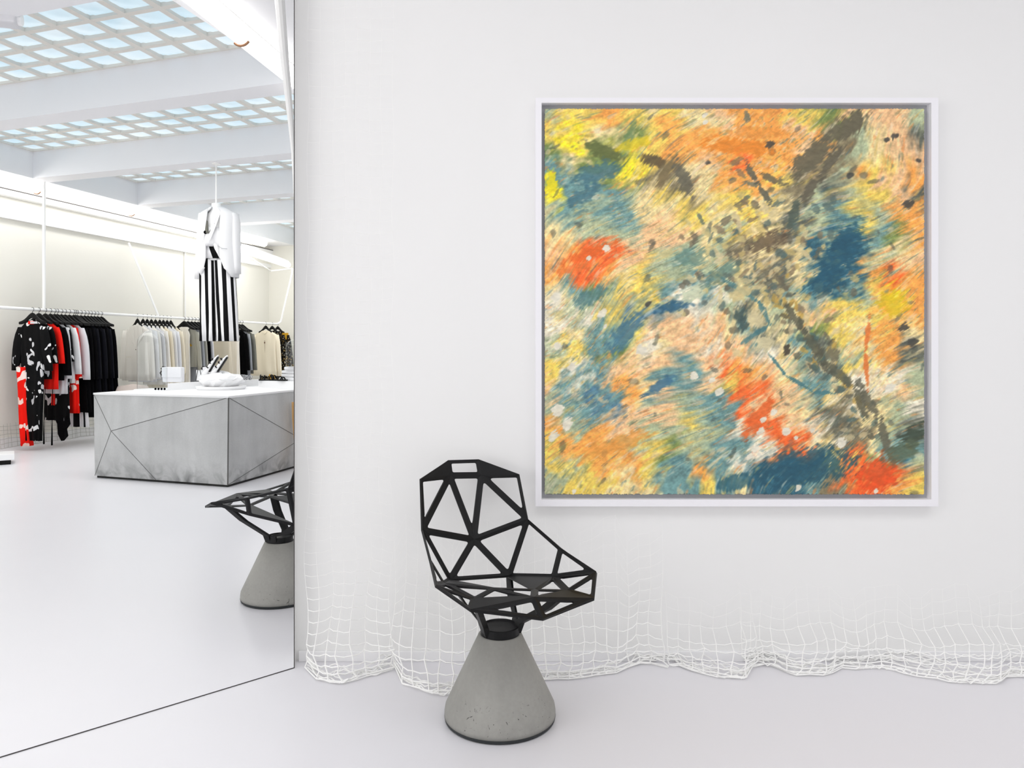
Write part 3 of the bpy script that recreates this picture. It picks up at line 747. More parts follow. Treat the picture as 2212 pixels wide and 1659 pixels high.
def lapels(L=.42, w=.05, d=.026):
    def fn(b):
        for sg in (-1, 1):
            vs = [Vector((sg * .05, -d, -.13)), Vector((sg * .105, -d - .002, -.15)), Vector((sg * (.07 + w), -d - .004, -.27)), Vector((sg * .012, -d - .004, -L)), Vector((sg * .02, -d - .002, -L + .06))]
            a = [b.verts.new(v) for v in vs]; c2 = [b.verts.new(v + Vector((0, .005, 0))) for v in vs]; b.faces.new(a); b.faces.new(c2[::-1])
            for k in range(5): b.faces.new((a[k], a[(k + 1) % 5], c2[(k + 1) % 5], c2[k]))
    return fn
def seam(x0, z0, x1, z1, r=.002, d=.027): return lambda b: tube(b, [(x0, -d, z0), (x1, -d, z1)], r, 4)
def slabp(x0, z0, x1, z1, d0=-.03, d1=-.022, taper=0.):
    def fn(b):
        n = 8; rows = []
        for i in range(n + 1):
            t = i / n; rows.append(((x0 + x1) / 2 + taper * t, (d0 + d1) / 2, z0 + (z1 - z0) * t, abs(x1 - x0) / 2, abs(d1 - d0) / 2))
        loft(b, rows, 20, .3, 5, x0 * 9)
    return fn
def dot(x, z, r=.006, d=.028): return lambda b: lathe(b, [(r, 0), (r, .004)], (x, -d, z), 10) if False else bmesh.ops.create_uvsphere(b, u_segments=8, v_segments=6, radius=r, matrix=Matrix.Translation((x, -d, z)))
NECK = lambda w=.05, d=.024: (lambda b: tube(b, [(w * math.cos(a), -d, -.135 + .045 * math.sin(a)) for a in np.linspace(PI, 2 * PI, 10)], .004, 5))
GL = 'clothes hung on the left rail'
garment('printed_dress', 'long black petal-print dress with red printed side panel, frontmost on the rail', 'dress', 70, FLORAL, 1.50, .20, .13, .50, .13, .25, group=GL, fold=.3,
        parts=(('red_printed_panel', slabp(-.22, -.66, -.09, -1.56, -.05, .03, .08), REDPRINT), ('red_neck_lining', slabp(-.04, -.135, .05, -.17, -.026, -.018), REDC), ('grey_petal_collar', slabp(.0, -.14, .11, -.165, -.03, -.024), GREYWC)))
garment('petal_print_blouse', 'black petal-print top with wide sleeves, second on the rail', 'top', 84, FLORAL, .80, .20, .18, .42, .11, group=GL, parts=(('neckline', NECK(), GREYWC),))
garment('red_dress', 'plain red top beside the petal-print top, its sleeve and curved hem showing', 'top', 98, REDC, .92, .205, .18, .42, .11, group=GL,
        parts=(('script_mark', lambda b: tube(b, [(.225, -.03, -.40), (.215, -.03, -.42), (.235, -.03, -.43), (.222, -.03, -.455), (.245, -.03, -.46)], .003, 4), BLACKC), ('black_tie', lambda b: tube(b, [(.02, -.02, -.9), (.0, -.02, -1.30), (.0, -.02, -1.56)], [.004, .004, .01], 5), BLACKC)))
garment('short_sleeve_top', 'black wide-sleeved top right of the red top', 'top', 109, BLACKC, .82, .215, .2, .56, .14, .1, group=GL, parts=(('cuff', lambda b: tube(b, [(.20, -.02, -.71), (.27, -.02, -.72)], .006, 5), BLACKC), ('black_tie', lambda b: tube(b, [(.06, -.02, -.8), (.05, -.02, -1.30), (.045, -.02, -1.58)], [.004, .004, .011], 5), BLACKC)))
garment('tunic', 'pale grey tunic hanging out under the black wide-sleeved top', 'top', 118, GREYWC, .98, .21, .19, .60, .10, group=GL)
def prism_v(b, pts, y0, y1):
    a = [b.verts.new((x, y0, z)) for x, z in pts]; c2 = [b.verts.new((x, y1, z)) for x, z in pts]; b.faces.new(a); b.faces.new(c2[::-1]); n = len(pts)
    for k in range(n): b.faces.new((a[k], a[(k + 1) % n], c2[(k + 1) % n], c2[k]))
garment('jagged_hem_dress', 'black and white petal-print dress with jagged hem below the pale tunic', 'dress', 124, FLORAL, 1.30, .20, .18, .40, .08, group=GL,
        parts=(('pointed_hem', lambda b: prism_v(b, [(-.03, -1.25), (.17, -1.25), (.185, -1.34), (.13, -1.40), (.15, -1.48), (.085, -1.54), (.03, -1.46), (.02, -1.34)], -.022, .02), BLACKC), ('red_patch', slabp(-.06, -.98, .0, -1.12, -.034, -.026), REDC)))
garment('blouse', 'bright white blouse with bell sleeve between the black and red tops', 'blouse', 133, WHITEC, .86, .21, .19, .55, .12, .15, group=GL)
garment('red_gown', 'narrow long red dress with white petals between two white blouses', 'dress', 141, REDPRINT, 1.22, .205, .215, .60, .07, group=GL)
garment('puff_sleeve_blouse', 'pale grey blouse with puffed gathered sleeve beside the black garments', 'blouse', 150, GREYWC, .78, .22, .2, .62, .13, .35, group=GL, parts=tuple(('cuff', (lambda sg: lambda b: loft(b, [(sg * .225, 0, -.76, .03, .02), (sg * .225, 0, -.80, .034, .022)], 14))(sg), GREYWC) for sg in (-1, 1)))
bl = ['black coat right of the pale puffed-sleeve blouse', 'second black coat after the pale blouse', 'third black coat after the pale blouse', 'black coat in the middle of the black ones', 'black dress just right of the middle black coat', 'blue-black coat fourth from the right of the black ones', 'black jacket third from the right of the black ones', 'black jacket second from the right of the black ones', 'rightmost black jacket on the left rail, its shoulder beside the cream blazers']
for i, (l, px) in enumerate(zip(bl, (159, 167, 175, 183, 190, 197, 204, 211, 219))):
    L = (1.22, 1.28, 1.2, 1.25, 1.3, 1.22, 1.2, 1.2, 1.16)[i]
    garment('black_coat' if i not in (4,) else 'black_dress', l, 'coat' if i != 4 else 'dress', px, NAVYC if i in (3, 5, 7) else BLACKC, L, .215, .27, .62 if i != 4 else None, .09, .05, group='black clothes on the left rail', fold=.3)
o = garment('striped_trousers', 'black and white striped wide trousers among the black coats, hem showing', 'trousers', 163, STRIPE, 1.40, .12, .20, None, group=GL, fold=.35)

G2 = 'cream and white clothes on the middle rail'
HM = 'black hangers on the middle rail'
LAP = (('lapel', lapels(), IVORYC), ('pocket_seam', seam(-.17, -.56, -.08, -.56), BEIGEC), ('front_seam', seam(.0, -.42, .01, -.95, .0018), BEIGEC), ('button', dot(.0, -.46), BROWNT))
garment('blazer', 'ivory blazer with lapels, first of the cream clothes left of the glass dome', 'blazer', 297, IVORYC, .88, .24, .25, .66, .10, group=G2, parts=LAP, hangg=HM, hw=.5)
garment('blazer', 'white blazer behind the first ivory blazer, seen through the glass dome', 'blazer', 309, WHITEC, .90, .23, .23, .64, .10, group=G2, parts=(('lapel', lapels(.40), WHITEC),), hangg=HM, hw=.5)
for i, (px, m, l, kd) in enumerate(((318, IVORYC, 'ivory jacket third among the cream clothes', 'jacket'), (327, GREYWC, 'pale grey waistcoat-length jacket with a dark button behind the glass dome', 'jacket'), (336, IVORYC, 'ivory coat fifth among the cream clothes', 'coat'),
        (345, CREAMC, 'cream coat sixth among the cream clothes', 'coat'), (353, WHITEC, 'white blouse with cuffs seventh among the cream clothes', 'blouse'), (361, WHITEC, 'white shirt eighth among the cream clothes', 'shirt'), (369, CREAMC, 'rightmost cream coat beside the grey sweatshirt', 'coat'))):
    garment(kd, l, kd, px, m, (.86, .88, .95, 1.0, .78, .86, 1.05)[i], .21, .21, .60, .09, group=G2, hangg=HM, hw=.5, parts=(('button', dot(.05, -.42, .010), BROWNT),) if i == 1 else ())
G3 = 'grey clothes on the middle rail'
garment('sweatshirt', 'grey sweatshirt with mustard chest band, frontmost of the grey clothes', 'sweatshirt', 406, GREYC, .72, .20, .19, .58, .09, group=G3, hangg='black hangers over the grey clothes',
        parts=(('mustard_band', lambda b: prism_v(b, [(-.13, -.36), (.02, -.33), (.10, -.40), (.06, -.42), (0, -.37), (-.12, -.41)], -.034, -.024), GOLDC), ('neckline', NECK(.06, .026), BLACKC)))
garment('long_skirt_dress', 'pale strip garment with brown ladder stitching left of the grey sweatshirt', 'dress', 398, IVORYC, .98, .10, .10, None, group=G3, hangg='black hangers over the grey clothes',
        parts=tuple(('ladder_stitch', (lambda z: lambda b: box(b, (-.065, -.026, z), (.030, .004, .010)))(-.34 - i * .042), BROWNT) for i in range(11)))
for i, (px, m, l) in enumerate(((414, BLUGC, 'cool grey long coat just behind the grey sweatshirt'), (421, GREYC, 'warm grey coat left of the striped hanging trousers'), (428, BLACKC, 'thin black coat left of the striped hanging trousers'), (435, GREYWC, 'pale grey coat touching the striped hanging trousers'))):
    garment('long_coat', l, 'coat', px, m, 1.02 + .02 * i, .20, .20, .62, .08, group=G3, hangg='black hangers over the grey clothes')
garment('scribble_dress', 'black dress with pale scribble print below the striped trousers', 'dress', 441, SCRIBBLE, .98, .15, .13, None, group=G3, hangg='black hangers over the grey clothes')
garment('cream_dress', 'beige dress below the striped hanging trousers', 'dress', 476, BEIGEC, 1.1, .20, .24, None, group='pale dresses under the hanging trousers', hangg='black hangers behind the hanging suit')
garment('cream_dress', 'ivory dress below the right leg of the hanging trousers', 'dress', 496, IVORYC, 1.1, .19, .20, None, group='pale dresses under the hanging trousers', hangg='black hangers behind the hanging suit')
garment('charcoal_coat', 'black coat just right of the striped hanging trousers', 'coat', 512, BLACKC, 1.0, .20, .2, .6, .08, group='grey coats right of the suit', hangg='black hangers right of the suit')
garment('grey_coat', 'cool grey coat right of the striped hanging trousers', 'coat', 517, BLUGC, .98, .21, .21, .6, .08, group='grey coats right of the suit', hangg='black hangers right of the suit', parts=(('lapel', lapels(.34), BLUGC),))
garment('collared_jacket', 'dark grey jacket with pointed collar left of the cream cardigan', 'jacket', 523, DKGC, .86, .24, .22, .6, .09, group='grey coats right of the suit', hangg='black hangers right of the suit', parts=(('lapel', lapels(.3), DKGC),))
garment('cardigan', 'cream cardigan with a single brown button near the wall edge', 'cardigan', 574, CREAMC, .92, .27, .28, .72, .10, fold=.4, group='clothes by the far corner', hangg='black hangers by the far corner', hw=.7, parts=(('front_opening', seam(0, -.3, .02, -.92, .003, .03), BROWNT), ('button', dot(0, -.34, .012, .03), BROWNT), ('neckline', NECK(.05, .026), BEIGEC)))
garment('patterned_jacket', 'black jacket with pale and gold print behind the cream cardigan', 'jacket', 588, GLYPH, 1.05, .25, .25, .70, .11, group='clothes by the far corner', hangg='black hangers by the far corner', hw=.7)
garment('patterned_coat', 'black and mustard coat, last garment before the wall edge', 'coat', 600, GLYPH, 1.0, .24, .24, .68, .11, group='clothes by the far corner', hangg='black hangers by the far corner', hw=.7, parts=(('mustard_shoulder', slabp(.10, -.16, .22, -.28, -.03, .03), GOLDC),))

# ------------------------------------------------------------------ suit hanging from the ceiling
SY = 7.9; so = at(470, 737, SY); suit_o = Vector((so.x, SY, 0))
S = lambda px, py: (at(px, py, SY).x - so.x, at(px, py, SY).z)
o = empty('hanging_mannequin', 'white headless mannequin torso hung from the ceiling on a thin rod', 'mannequin', suit_o)
b = bmesh.new(); xr = S(467, 437)[0]; tube(b, [(xr, 0, S(467, 440)[1]), (xr, 0, ZB)], .008, 8); tube(b, [(xr, 0, ZB - .012), (xr, 0, ZB)], .04, 12); obj('hanging_rod', b, METALW, o)
b = bmesh.new(); zt_ = S(470, 440)[1]
loft(b, [(xr, 0, zt_, .045, .045), (xr, 0, zt_ - .06, .05, .05), (xr, .0, zt_ - .13, .11, .07), (xr + .01, 0, zt_ - .2, .15, .09), (xr + .01, 0, zt_ - .4, .14, .09), (xr + .01, 0, zt_ - .6, .12, .08)], 24, power=1.)
obj('torso', b, SKIN, o)
xc = xr + .03
b = bmesh.new(); loft(b, [(xc - .03, -.005, zt_ - .26, .13, .105), (xc - .03, -.01, zt_ - .34, .15, .115), (xc - .03, -.01, zt_ - .42, .15, .112), (xc - .03, -.01, zt_ - .46, .13, .10)], 30, .2, 6, power=1.)
w = obj('white_top', b, WHITEC); w.location = suit_o; tag(w, 'white wrap top with a black button worn inside the hanging blazer', 'top')
b = bmesh.new(); bmesh.ops.create_uvsphere(b, u_segments=10, v_segments=8, radius=.018, matrix=Matrix.Translation((S(455, 0)[0], -.135, S(0, 506)[1]))); obj('button', b, BLACKC, w)
b = bmesh.new(); z1 = zt_ - .10; tube(b, [(xr - .07, -.085, z1 - .02), (xr - .055, -.125, z1 - .17), (xr - .03, -.13, z1 - .23), (xr + .03, -.125, z1 - .13), (xr + .085, -.09, z1 - .02)], .004, 5); tube(b, [(xr - .055, -.115, z1 - .10), (xr - .045, -.132, z1 - .23)], [.012, .020], 6); obj('necklace', b, DKGC, w)
# blazer: open-front shell with sleeves
tr = empty('striped_trousers', 'black and white vertically striped wide trousers hanging under the white blazer', 'trousers', suit_o)
for nm, xt, xb, wt, wb, ph in (('left_leg', 448, 452.5, .085, .088, 0), ('right_leg', 484, 494, .105, .108, 2)):
    b = bmesh.new(); rows = []; n = 9
    for i in range(n + 1):
        t = i / n; z = S(0, 552)[1] + (S(0, 737)[1] - S(0, 552)[1]) * t
        rows.append((S(xt + (xb - xt) * t, 0)[0], 0, z, wt + (wb - wt) * t, .085 + .02 * t))
    loft(b, rows, 40, .12, 5, ph, power=.9); obj('trouser_leg', b, STRIPE, tr)
b = bmesh.new(); loft(b, [(S(456, 0)[0], 0, S(0, 524)[1], .10, .09), (S(460, 0)[0], 0, S(0, 540)[1], .125, .095), (S(467, 0)[0], 0, S(0, 560)[1], .17, .10)], 40, .05, 5, power=.9); obj('waist', b, STRIPE, tr)
bz = empty('hanging_blazer', 'white long-sleeved blazer worn open on the hanging mannequin', 'blazer', suit_o)
b = bmesh.new(); zs = lambda y: S(0, y)[1]
rows = [(xr + .015, 0, zs(449), .07, .07), (xr + .02, 0, zs(455), .12, .085), (xr + .02, 0, zs(461), .175, .10), (xr + .02, 0, zs(470), .195, .115), (xr + .02, 0, zs(500), .185, .13), (xr + .02, 0, zs(530), .18, .135), (xr + .025, 0, zs(560), .19, .14), (xr + .03, 0, zs(585), .20, .14), (xr + .035, 0, zs(600), .19, .135)]
rg = loft(b, rows, 44, .03, 6, a0=math.radians(-72), a1=math.radians(245), power=.95)
# cut the front hem into curves: lift the lowest front corners
for row, lift in ((rg[-1], .10), (rg[-2], .03)):
    for k, vtx in enumerate(row):
        e = max(0, 1 - k / 5.) ; e2 = max(0, 1 - (len(row) - 1 - k) / 5.)
        vtx.co.z += lift * (e + e2) * .9; vtx.co.x += .03 * e - .02 * e2
o2 = obj('blazer_body', b, WHITEC, bz); md = o2.modifiers.new('thickness', 'SOLIDIFY'); md.thickness = .012; md.offset = 0
for sg, x0, x1, yb in ((-1, 436, 430.5, 603), (1, 508, 511, 592)):
    b = bmesh.new(); n = 7; rr = []
    for i in range(n + 1):
        t = i / n; px = x0 + (x1 - x0) * t; py = 462 + (yb - 462) * t
        rr.append((S(px, 0)[0], -.02 * t, zs(py), (.050 if sg > 0 else .034) * (1 if t > .1 else .7), .062 - .012 * t))
    loft(b, rr, 20, .1, 4, power=1.); obj('sleeve', b, WHITEC, bz)
b = bmesh.new()
for pts in ([(458, 452), (452, 466), (450, 500), (449, 530), (453, 512), (457, 480)], [(478, 450), (485, 462), (478, 492), (465, 524), (463, 515), (470, 485)]):
    a = [b.verts.new((S(x, y)[0], -.128 - .012 * (1 if y > 465 else -2.2), S(x, y)[1])) for x, y in pts]; c2 = [b.verts.new(v.co + Vector((0, .006, 0))) for v in a]; b.faces.new(a); b.faces.new(c2[::-1]); n = len(a)
    for k in range(n): b.faces.new((a[k], a[(k + 1) % n], c2[(k + 1) % n], c2[k]))
obj('lapels', b, WHITEC, bz)
b = bmesh.new(); tube(b, [(S(484, 0)[0], -.142, zs(536)), (S(490, 0)[0], -.142, zs(540)), (S(501, 0)[0], -.128, zs(541))], .003, 4); obj('pocket_flap', b, GREYL, bz)

# ------------------------------------------------------------------ faceted concrete table
ZT = .755
g0, g1 = on_z(205, 1032), on_z(492, 1053); g2d = A * 2.05
T = {'L0': g0, 'C0': g1, 'R0': g1 + g2d, 'K0': g0 + g2d}
top = {'L': on_z(203, 850, ZT), 'C': on_z(496, 860, ZT)}
top['L'] = Vector((g0.x - .01, g0.y, ZT)); top['C'] = Vector((g1.x + .01, g1.y - .01, ZT))
org = Vector(((g0.x + g1.x) / 2 + .2, (g0.y + g1.y) / 2 + .9, 0))
tb = empty('concrete_table', 'large faceted grey concrete display table with white top', 'table', org)
dirL = (g1 - g0).normalized(); outL = Vector((dirL.y, -dirL.x, 0)); outR = Vector((A.y, -A.x, 0))
def on_face(px, py, base, out, off):      # point seen at px,py lying on the vertical face through base, pushed out
    r = Vector(((px - CXP) / F, 1, (HYP - py) / F)); o_ = Vector((0, 0, H)); b0 = base + out * off
    t = (b0 - o_).dot(out) / r.dot(out); return o_ + r * t
b = bmesh.new(); vs = {}
def V(n, p): vs[n] = b.verts.new(p - org)
zb = .02
V('L0', g0 + Vector((0, 0, zb))); V('C0', g1 + Vector((0, 0, zb))); V('R0', T['R0'] + Vector((0, 0, zb))); V('K0', T['K0'] + Vector((0, 0, zb)))
V('L1', top['L'] - Vector((0, 0, .0))); V('C1', top['C']); V('R1', top['C'] + g2d); V('K1', top['L'] + g2d)
N1 = on_face(240, 931, g0, outL, .055); V('N', N1)
B1 = on_face(337, 1024, g0, outL, .0); B1.z = zb; V('B', B1)
# right-hand face node hidden beyond the wall edge
N2 = on_face(650, 948, g1, outR, .05); V('N2', N2)
for f in (('L1', 'N', 'C1'), ('L1', 'L0', 'N'), ('L0', 'B', 'N'), ('N', 'B', 'C0'), ('N', 'C0', 'C1'), ('C1', 'C0', 'N2'), ('C1', 'N2', 'R1'), ('C0', 'R0', 'N2'), ('N2', 'R0', 'R1'), ('R0', 'K0', 'K1', 'R1'), ('K0', 'L0', 'L1', 'K1'), ('L1', 'C1', 'R1', 'K1'), ('L0', 'K0', 'R0', 'C0', 'B')):
    b.faces.new([vs[x] for x in f])
co = {k2: v.co.copy() for k2, v in vs.items()}
obj('faceted_body', b, CONCT, tb)
b = bmesh.new()
for p, q in (('L1', 'N'), ('N', 'C1'), ('N', 'B'), ('N', 'L0'), ('C1', 'N2'), ('C0', 'N2'), ('C1', 'C0')): tube(b, [co[p], co[q]], .0028 if (p, q) != ('C1', 'C0') else .006, 4)
obj('seams', b, mat('dark seam', (96, 96, 94), .8), tb)
b = bmesh.new(); ins = [g0, g1, T['R0'], T['K0']]; cc = sum(ins, Vector()) / 4; prism(b, [(p.lerp(cc, .015) - org) for p in ins], 0, .03); obj('plinth', b, mat('plinth black', (26, 26, 24), .7), tb)
b = bmesh.new(); ins = [top['L'], top['C'], top['C'] + g2d, top['L'] + g2d]; prism(b, [(p.lerp(cc + Vector((0, 0, ZT)), -.004) - org) for p in ins], ZT - .004, ZT + .012); obj('table_top', b, WHITE, tb)
ZT += .012
# -- things on the table
def tp_(px, py): return on_z(px, py, ZT)
def cloche(label, p, r, h, ring=GLASS):
    o = empty('glass_dome', label, 'glass dome', p)
    b = bmesh.new(); lathe(b, [(r * 1.22, 0), (r * 1.24, .006), (r * 1.2, .012)], n=40); obj('base_disc', b, WHITE, o)
    b = bmesh.new(); prof = [(r, .0125), (r, h - r)] + [(r * math.cos(a), h - r + r * math.sin(a)) for a in np.linspace(.1, PI / 2 - .02, 9)]
    rings = []
    n = 40
    for rr, z in prof: rings.append([b.verts.new((rr * math.cos(2 * PI * k2 / n), rr * math.sin(2 * PI * k2 / n), z)) for k2 in range(n)])
    for a, c2 in zip(rings, rings[1:]):
        for k2 in range(n): f = b.faces.new((a[k2], a[(k2 + 1) % n], c2[(k2 + 1) % n], c2[k2])); f.smooth = True
    b.faces.new(rings[-1]); g = obj('glass_cover', b, GLASS, o)
    return o
cl = cloche('tall clear glass dome at the left end of the concrete table', tp_(329, 843), .132, .58)
pl = cl.location
b = bmesh.new()
for i in range(4): bmesh.ops.create_uvsphere(b, u_segments=8, v_segments=6, radius=.011, matrix=Matrix.Translation((i * .028, 0, .011)))
o = obj('bead_row', b, BLACKC, None, tp_(336, 846) + Vector((0, 0, .014))); tag(o, 'row of four small black beads lying inside the left glass dome', 'jewellery')
cloche('glass dome with pale rim, cut by the wall edge', tp_(634, 829), .085, .50)
b = bmesh.new(); r_ = .087
# low white display plinths
pa, pb = tp_(362, 843), tp_(560, 833)
b = bmesh.new(); d = (pb - pa); w_ = A * .22; prism(b, [Vector(), Vector((d.x, d.y, 0)), Vector((d.x, d.y, 0)) + w_, w_], 0, .066); o = obj('display_riser', b, WHITE, None, pa); tag(o, 'long low white riser on the table under the white handbags', 'riser')
ZP = ZT + .066
b = bmesh.new(); pc = tp_(556, 836); prism(b, [Vector(), C * .62, C * .62 + A * .32, A * .32], 0, .066); o = obj('display_riser', b, WHITE, None, pc + A * .02); tag(o, 'white riser at the right end of the table under the folded shirts', 'riser')
def handbag(label, p, w, h, d, rz, strap=True):
    o = empty('handbag', label, 'handbag', p, rz)
    b = bmesh.new(); box(b, (0, 0, h / 2), (w, d, h), bev=.012); obj('bag_body', b, LEATHER, o)
    b = bmesh.new(); box(b, (0, -d / 2 - .004, h * .66), (w * 1.0, .008, h * .66), bev=.003); obj('flap', b, LEATHER, o)
    if strap:
        b = bmesh.new(); tube(b, [(-w / 2 - .004, 0, h * .5 + .03 * 1), (-w / 2 - .03, 0, h * .9), (-w / 2 - .012, 0, h * 1.03), (-w / 2 + .02, 0, h * .98)], .006, 6); tube(b, [(-w / 2 - .006, 0, h * .9), (-w / 2 - .034, -.01, h * .6), (-w / 2 - .005, -.02, h * .42)], .008, 6); obj('strap', b, BLACKR, o)
    return o
hp = on_z(366, 826, ZP)
handbag('white box handbag with black strap on the riser right of the glass dome', hp + A * .06, .20, .15, .07, -.1)
handbag('pale grey upright handbag on the riser beside the shoe bowl', on_z(441, 822, ZP) + A * .10, .135, .14, .05, -.1, True)
o = empty('card_stand', 'small white folded card standing left of the pale upright handbag', 'card', on_z(427, 822, ZP) + A * .03)
b = bmesh.new()
for sg in (-1, 1): box(b, (0, sg * .014, .055), (.055, .004, .11))
bmesh.ops.rotate(b, cent=(0, 0, .055), matrix=Matrix.Rotation(.0, 3, 'X'), verts=b.verts); obj('card', b, WHITE, o)
b = bmesh.new(); tube(b, [(-.03, -.018, 0), (-.012, -.018, .11), (.012, -.018, .11), (.034, -.018, 0)], .003, 4); obj('black_edge', b, BLACKR, o)
# round tray with crumpled bowl and shoes
bc = tp_(476, 841)
bc.y += .02
o = obj('round_tray', lathe(bmesh.new(), [(.22, 0), (.235, .02), (.235, .032), (.22, .032), (.0, .028)], n=48), WHITE, None, bc, smooth=False); tag(o, 'round white tray on the table under the striped shoes', 'tray')
b = bmesh.new(); n = 18; rings = []; rd = random.Random(5)
for r, z in ((.15, .0), (.205, .045), (.215, .075), (.17, .105), (.09, .13), (.02, .14)):
    rings.append([b.verts.new((r * (1 + rd.uniform(-.12, .12)) * math.cos(2 * PI * k2 / n), r * (1 + rd.uniform(-.12, .12)) * math.sin(2 * PI * k2 / n) * .9, z + (rd.uniform(-.012, .012) if z else 0))) for k2 in range(n)])
for a, c2 in zip(rings, rings[1:]):
    for k2 in range(n): b.faces.new((a[k2], a[(k2 + 1) % n], c2[(k2 + 1) % n], c2[k2]))
b.faces.new(rings[0][::-1]); b.faces.new(rings[-1])
o = obj('crumpled_paper', b, WHITE, None, bc + Vector((0, 0, .033))); tag(o, 'mound of crumpled white paper on the round tray', 'paper')
def shoe(label, p, rz, m1, m2, tilt=0., s=1., group='shoes on the table'):
    o = empty('pointed_shoe', label, 'shoe', p, rz, group); o.rotation_euler = (0, tilt, rz)
    b = bmesh.new(); loft_x = []
    rings = []
    for x, w, h in ((-.12, .020, .05), (-.09, .032, .055), (-.04, .032, .04), (.02, .038, .035), (.07, .032, .028), (.11, .014, .018), (.13, .003, .010)):
        rings.append([b.verts.new((x * s, w * s * math.cos(a), (.012 + h / 2 + h / 2 * math.sin(a)) * s)) for a in np.linspace(0, 2 * PI, 12, endpoint=False)])
    for a, c2 in zip(rings, rings[1:]):
        for k2 in range(12): f = b.faces.new((a[k2], a[(k2 + 1) % 12], c2[(k2 + 1) % 12], c2[k2])); f.smooth = True
    b.faces.new(rings[0][::-1]); b.faces.new(rings[-1]); obj('upper', b, m1, o)
    b = bmesh.new(); box(b, (-.10 * s, 0, .012 * s), (.03 * s, .03 * s, .03 * s)); box(b, (.03 * s, 0, .008 * s), (.17 * s, .045 * s, .01 * s), bev=.003); obj('sole', b, BLACKR, o)
    b = bmesh.new()
    for xx in (-.02, .03, .07): tube(b, [(xx * s, math.cos(a) * .038 * s, (.03 + .026 * math.sin(a)) * s) for a in np.linspace(0, PI, 8)], .006 * s, 5)
    obj('stripe', b, m2, o); return o
bt = bc + Vector((0, 0, .155))
shoe('white pointed shoe with black stripes, left one standing toe-up on the paper mound', bt + Vector((-.055, -.06, .06)), .1, WHITE, BLACKR, -1.05)
shoe('white pointed shoe with black stripes, right one standing toe-up on the paper mound', bt + Vector((.025, -.05, .06)), .1, WHITE, BLACKR, -1.0)
# right riser: shirts, sandals
rp = pc + A * .02; up = Vector((0, 0, .0665))
for i in range(4):
    b = bmesh.new(); box(b, (0, 0, .0165), (.24 - .02 * i, .2 - .015 * i, .033), bev=.009); box(b, (0, -.08, .034), (.09, .03, .004))
    o = obj('folded_shirt', b, WHITEC, None, rp + C * .34 + A * .16 + up + Vector((.01 * (i % 2), 0, .037 * i)), ANG_C + .08 * (i - 1)); tag(o, 'folded white shirt, %s of the pile of four on the table' % ('lowest', 'second from bottom', 'third from bottom', 'topmost')[i], 'shirt', 'folded white shirts')
def sandal(label, p, rz, m):
    o = empty('strap_sandal', label, 'sandal', p, rz, 'sandals on the table')
    b = bmesh.new(); rings = []
    pts = [(-.11, .022), (-.06, .028), (0, .026), (.06, .038), (.11, .030), (.125, .012)]
    prism(b, [(x, w) for x, w in pts] + [(x, -w) for x, w in pts[::-1]], 0, .014); obj('sole', b, m, o)
    b = bmesh.new()
    for xx, hh in ((.07, .03), (.03, .036), (-.05, .045), (-.09, .05)): tube(b, [(xx, .034 * math.cos(a), .008 + hh * math.sin(a)) for a in np.linspace(0, PI, 9)], .007, 5)
    obj('straps', b, m, o); return o
sandal('black strappy sandal, left one on the right riser', rp + C * .10 + A * .06 + up, .3, BLACKR)
sandal('black strappy sandal beside the folded white shirts', rp + C * .22 + A * .03 + up, -.5, BLACKR)
sandal('mustard sandal behind the two black ones', rp + C * .12 + A * .2 + up, .2, GOLDC)
b = bmesh.new(); rd = random.Random(2)
for i in range(9):
    c2 = Vector((rd.uniform(-.05, .05), rd.uniform(-.03, .03), .018 + .03 * rd.random())); tube(b, [c2 + Vector((.02 * math.cos(a), .008 * math.sin(a * 2), .017 * math.sin(a))) for a in np.linspace(0, 2 * PI, 10, endpoint=False)], .004, 4, True)
o = obj('chain_necklace', b, SILVER, None, on_z(523, 822, ZP) + A * .05 - Vector((0, 0, .0))); tag(o, 'heap of silver chain links on the riser below the grey coats', 'jewellery')
# tan board leaning beside the table, pale stool behind it
b = bmesh.new(); q = at(636, 905, 7.25); prism_v(b, [(.02, 0), (.12, 0), (.05, .655), (-.035, .655), (-.03, .50)], -.015, .015); o = obj('wooden_board', b, TAN, None, Vector((q.x + .02, 7.22, 0)), -.4); tag(o, 'tan wooden board end showing at the wall edge beside the table', 'board')
b = bmesh.new(); lathe(b, [(.17, 0), (.2, .05), (.2, .62), (.17, .70), (.0, .73)], n=32); pq = ray_u(287, -6.9, z=0); o = obj('stone_stool', b, PINK, None, pq, smooth=True); tag(o, 'rounded dusty pink block behind the left end of the table', 'stool')
# low white bench at the left picture edge
pq = on_z(31, 1003); b = bmesh.new(); box(b, (-.45, .15, .075), (.9, .3, .06), bev=.004); o = empty('low_bench', 'low white bench corner at the left edge of the picture', 'bench', pq, .58)
obj('bench_top', b, WHITE, o); b = bmesh.new(); box(b, (-.46, .15, .0225), (.86, .26, .045)); obj('bench_base', b, BLACKR, o)
# spotlight projector under the near beam
pq = at(6, 38, 4.45); o = empty('ceiling_spotlight', 'pale boxy spotlight under the near ceiling beam at the top left', 'spotlight', Vector((pq.x, pq.y, ZB)), .3)
dz = pq.z - ZB
b = bmesh.new(); tube(b, [(0, 0, dz), (0, 0, 0)], .012, 8); tube(b, [(0, 0, -.008), (0, 0, 0)], .035, 14); obj('stem', b, METALW, o)
b = bmesh.new(); box(b, (0, 0, dz), (.16, .12, .085), bev=.012); obj('housing', b, GREYWC, o)
b = bmesh.new(); tube(b, [(.078, 0, dz), (.10, 0, dz)], .036, 16); obj('lens', b, WHITE, o)
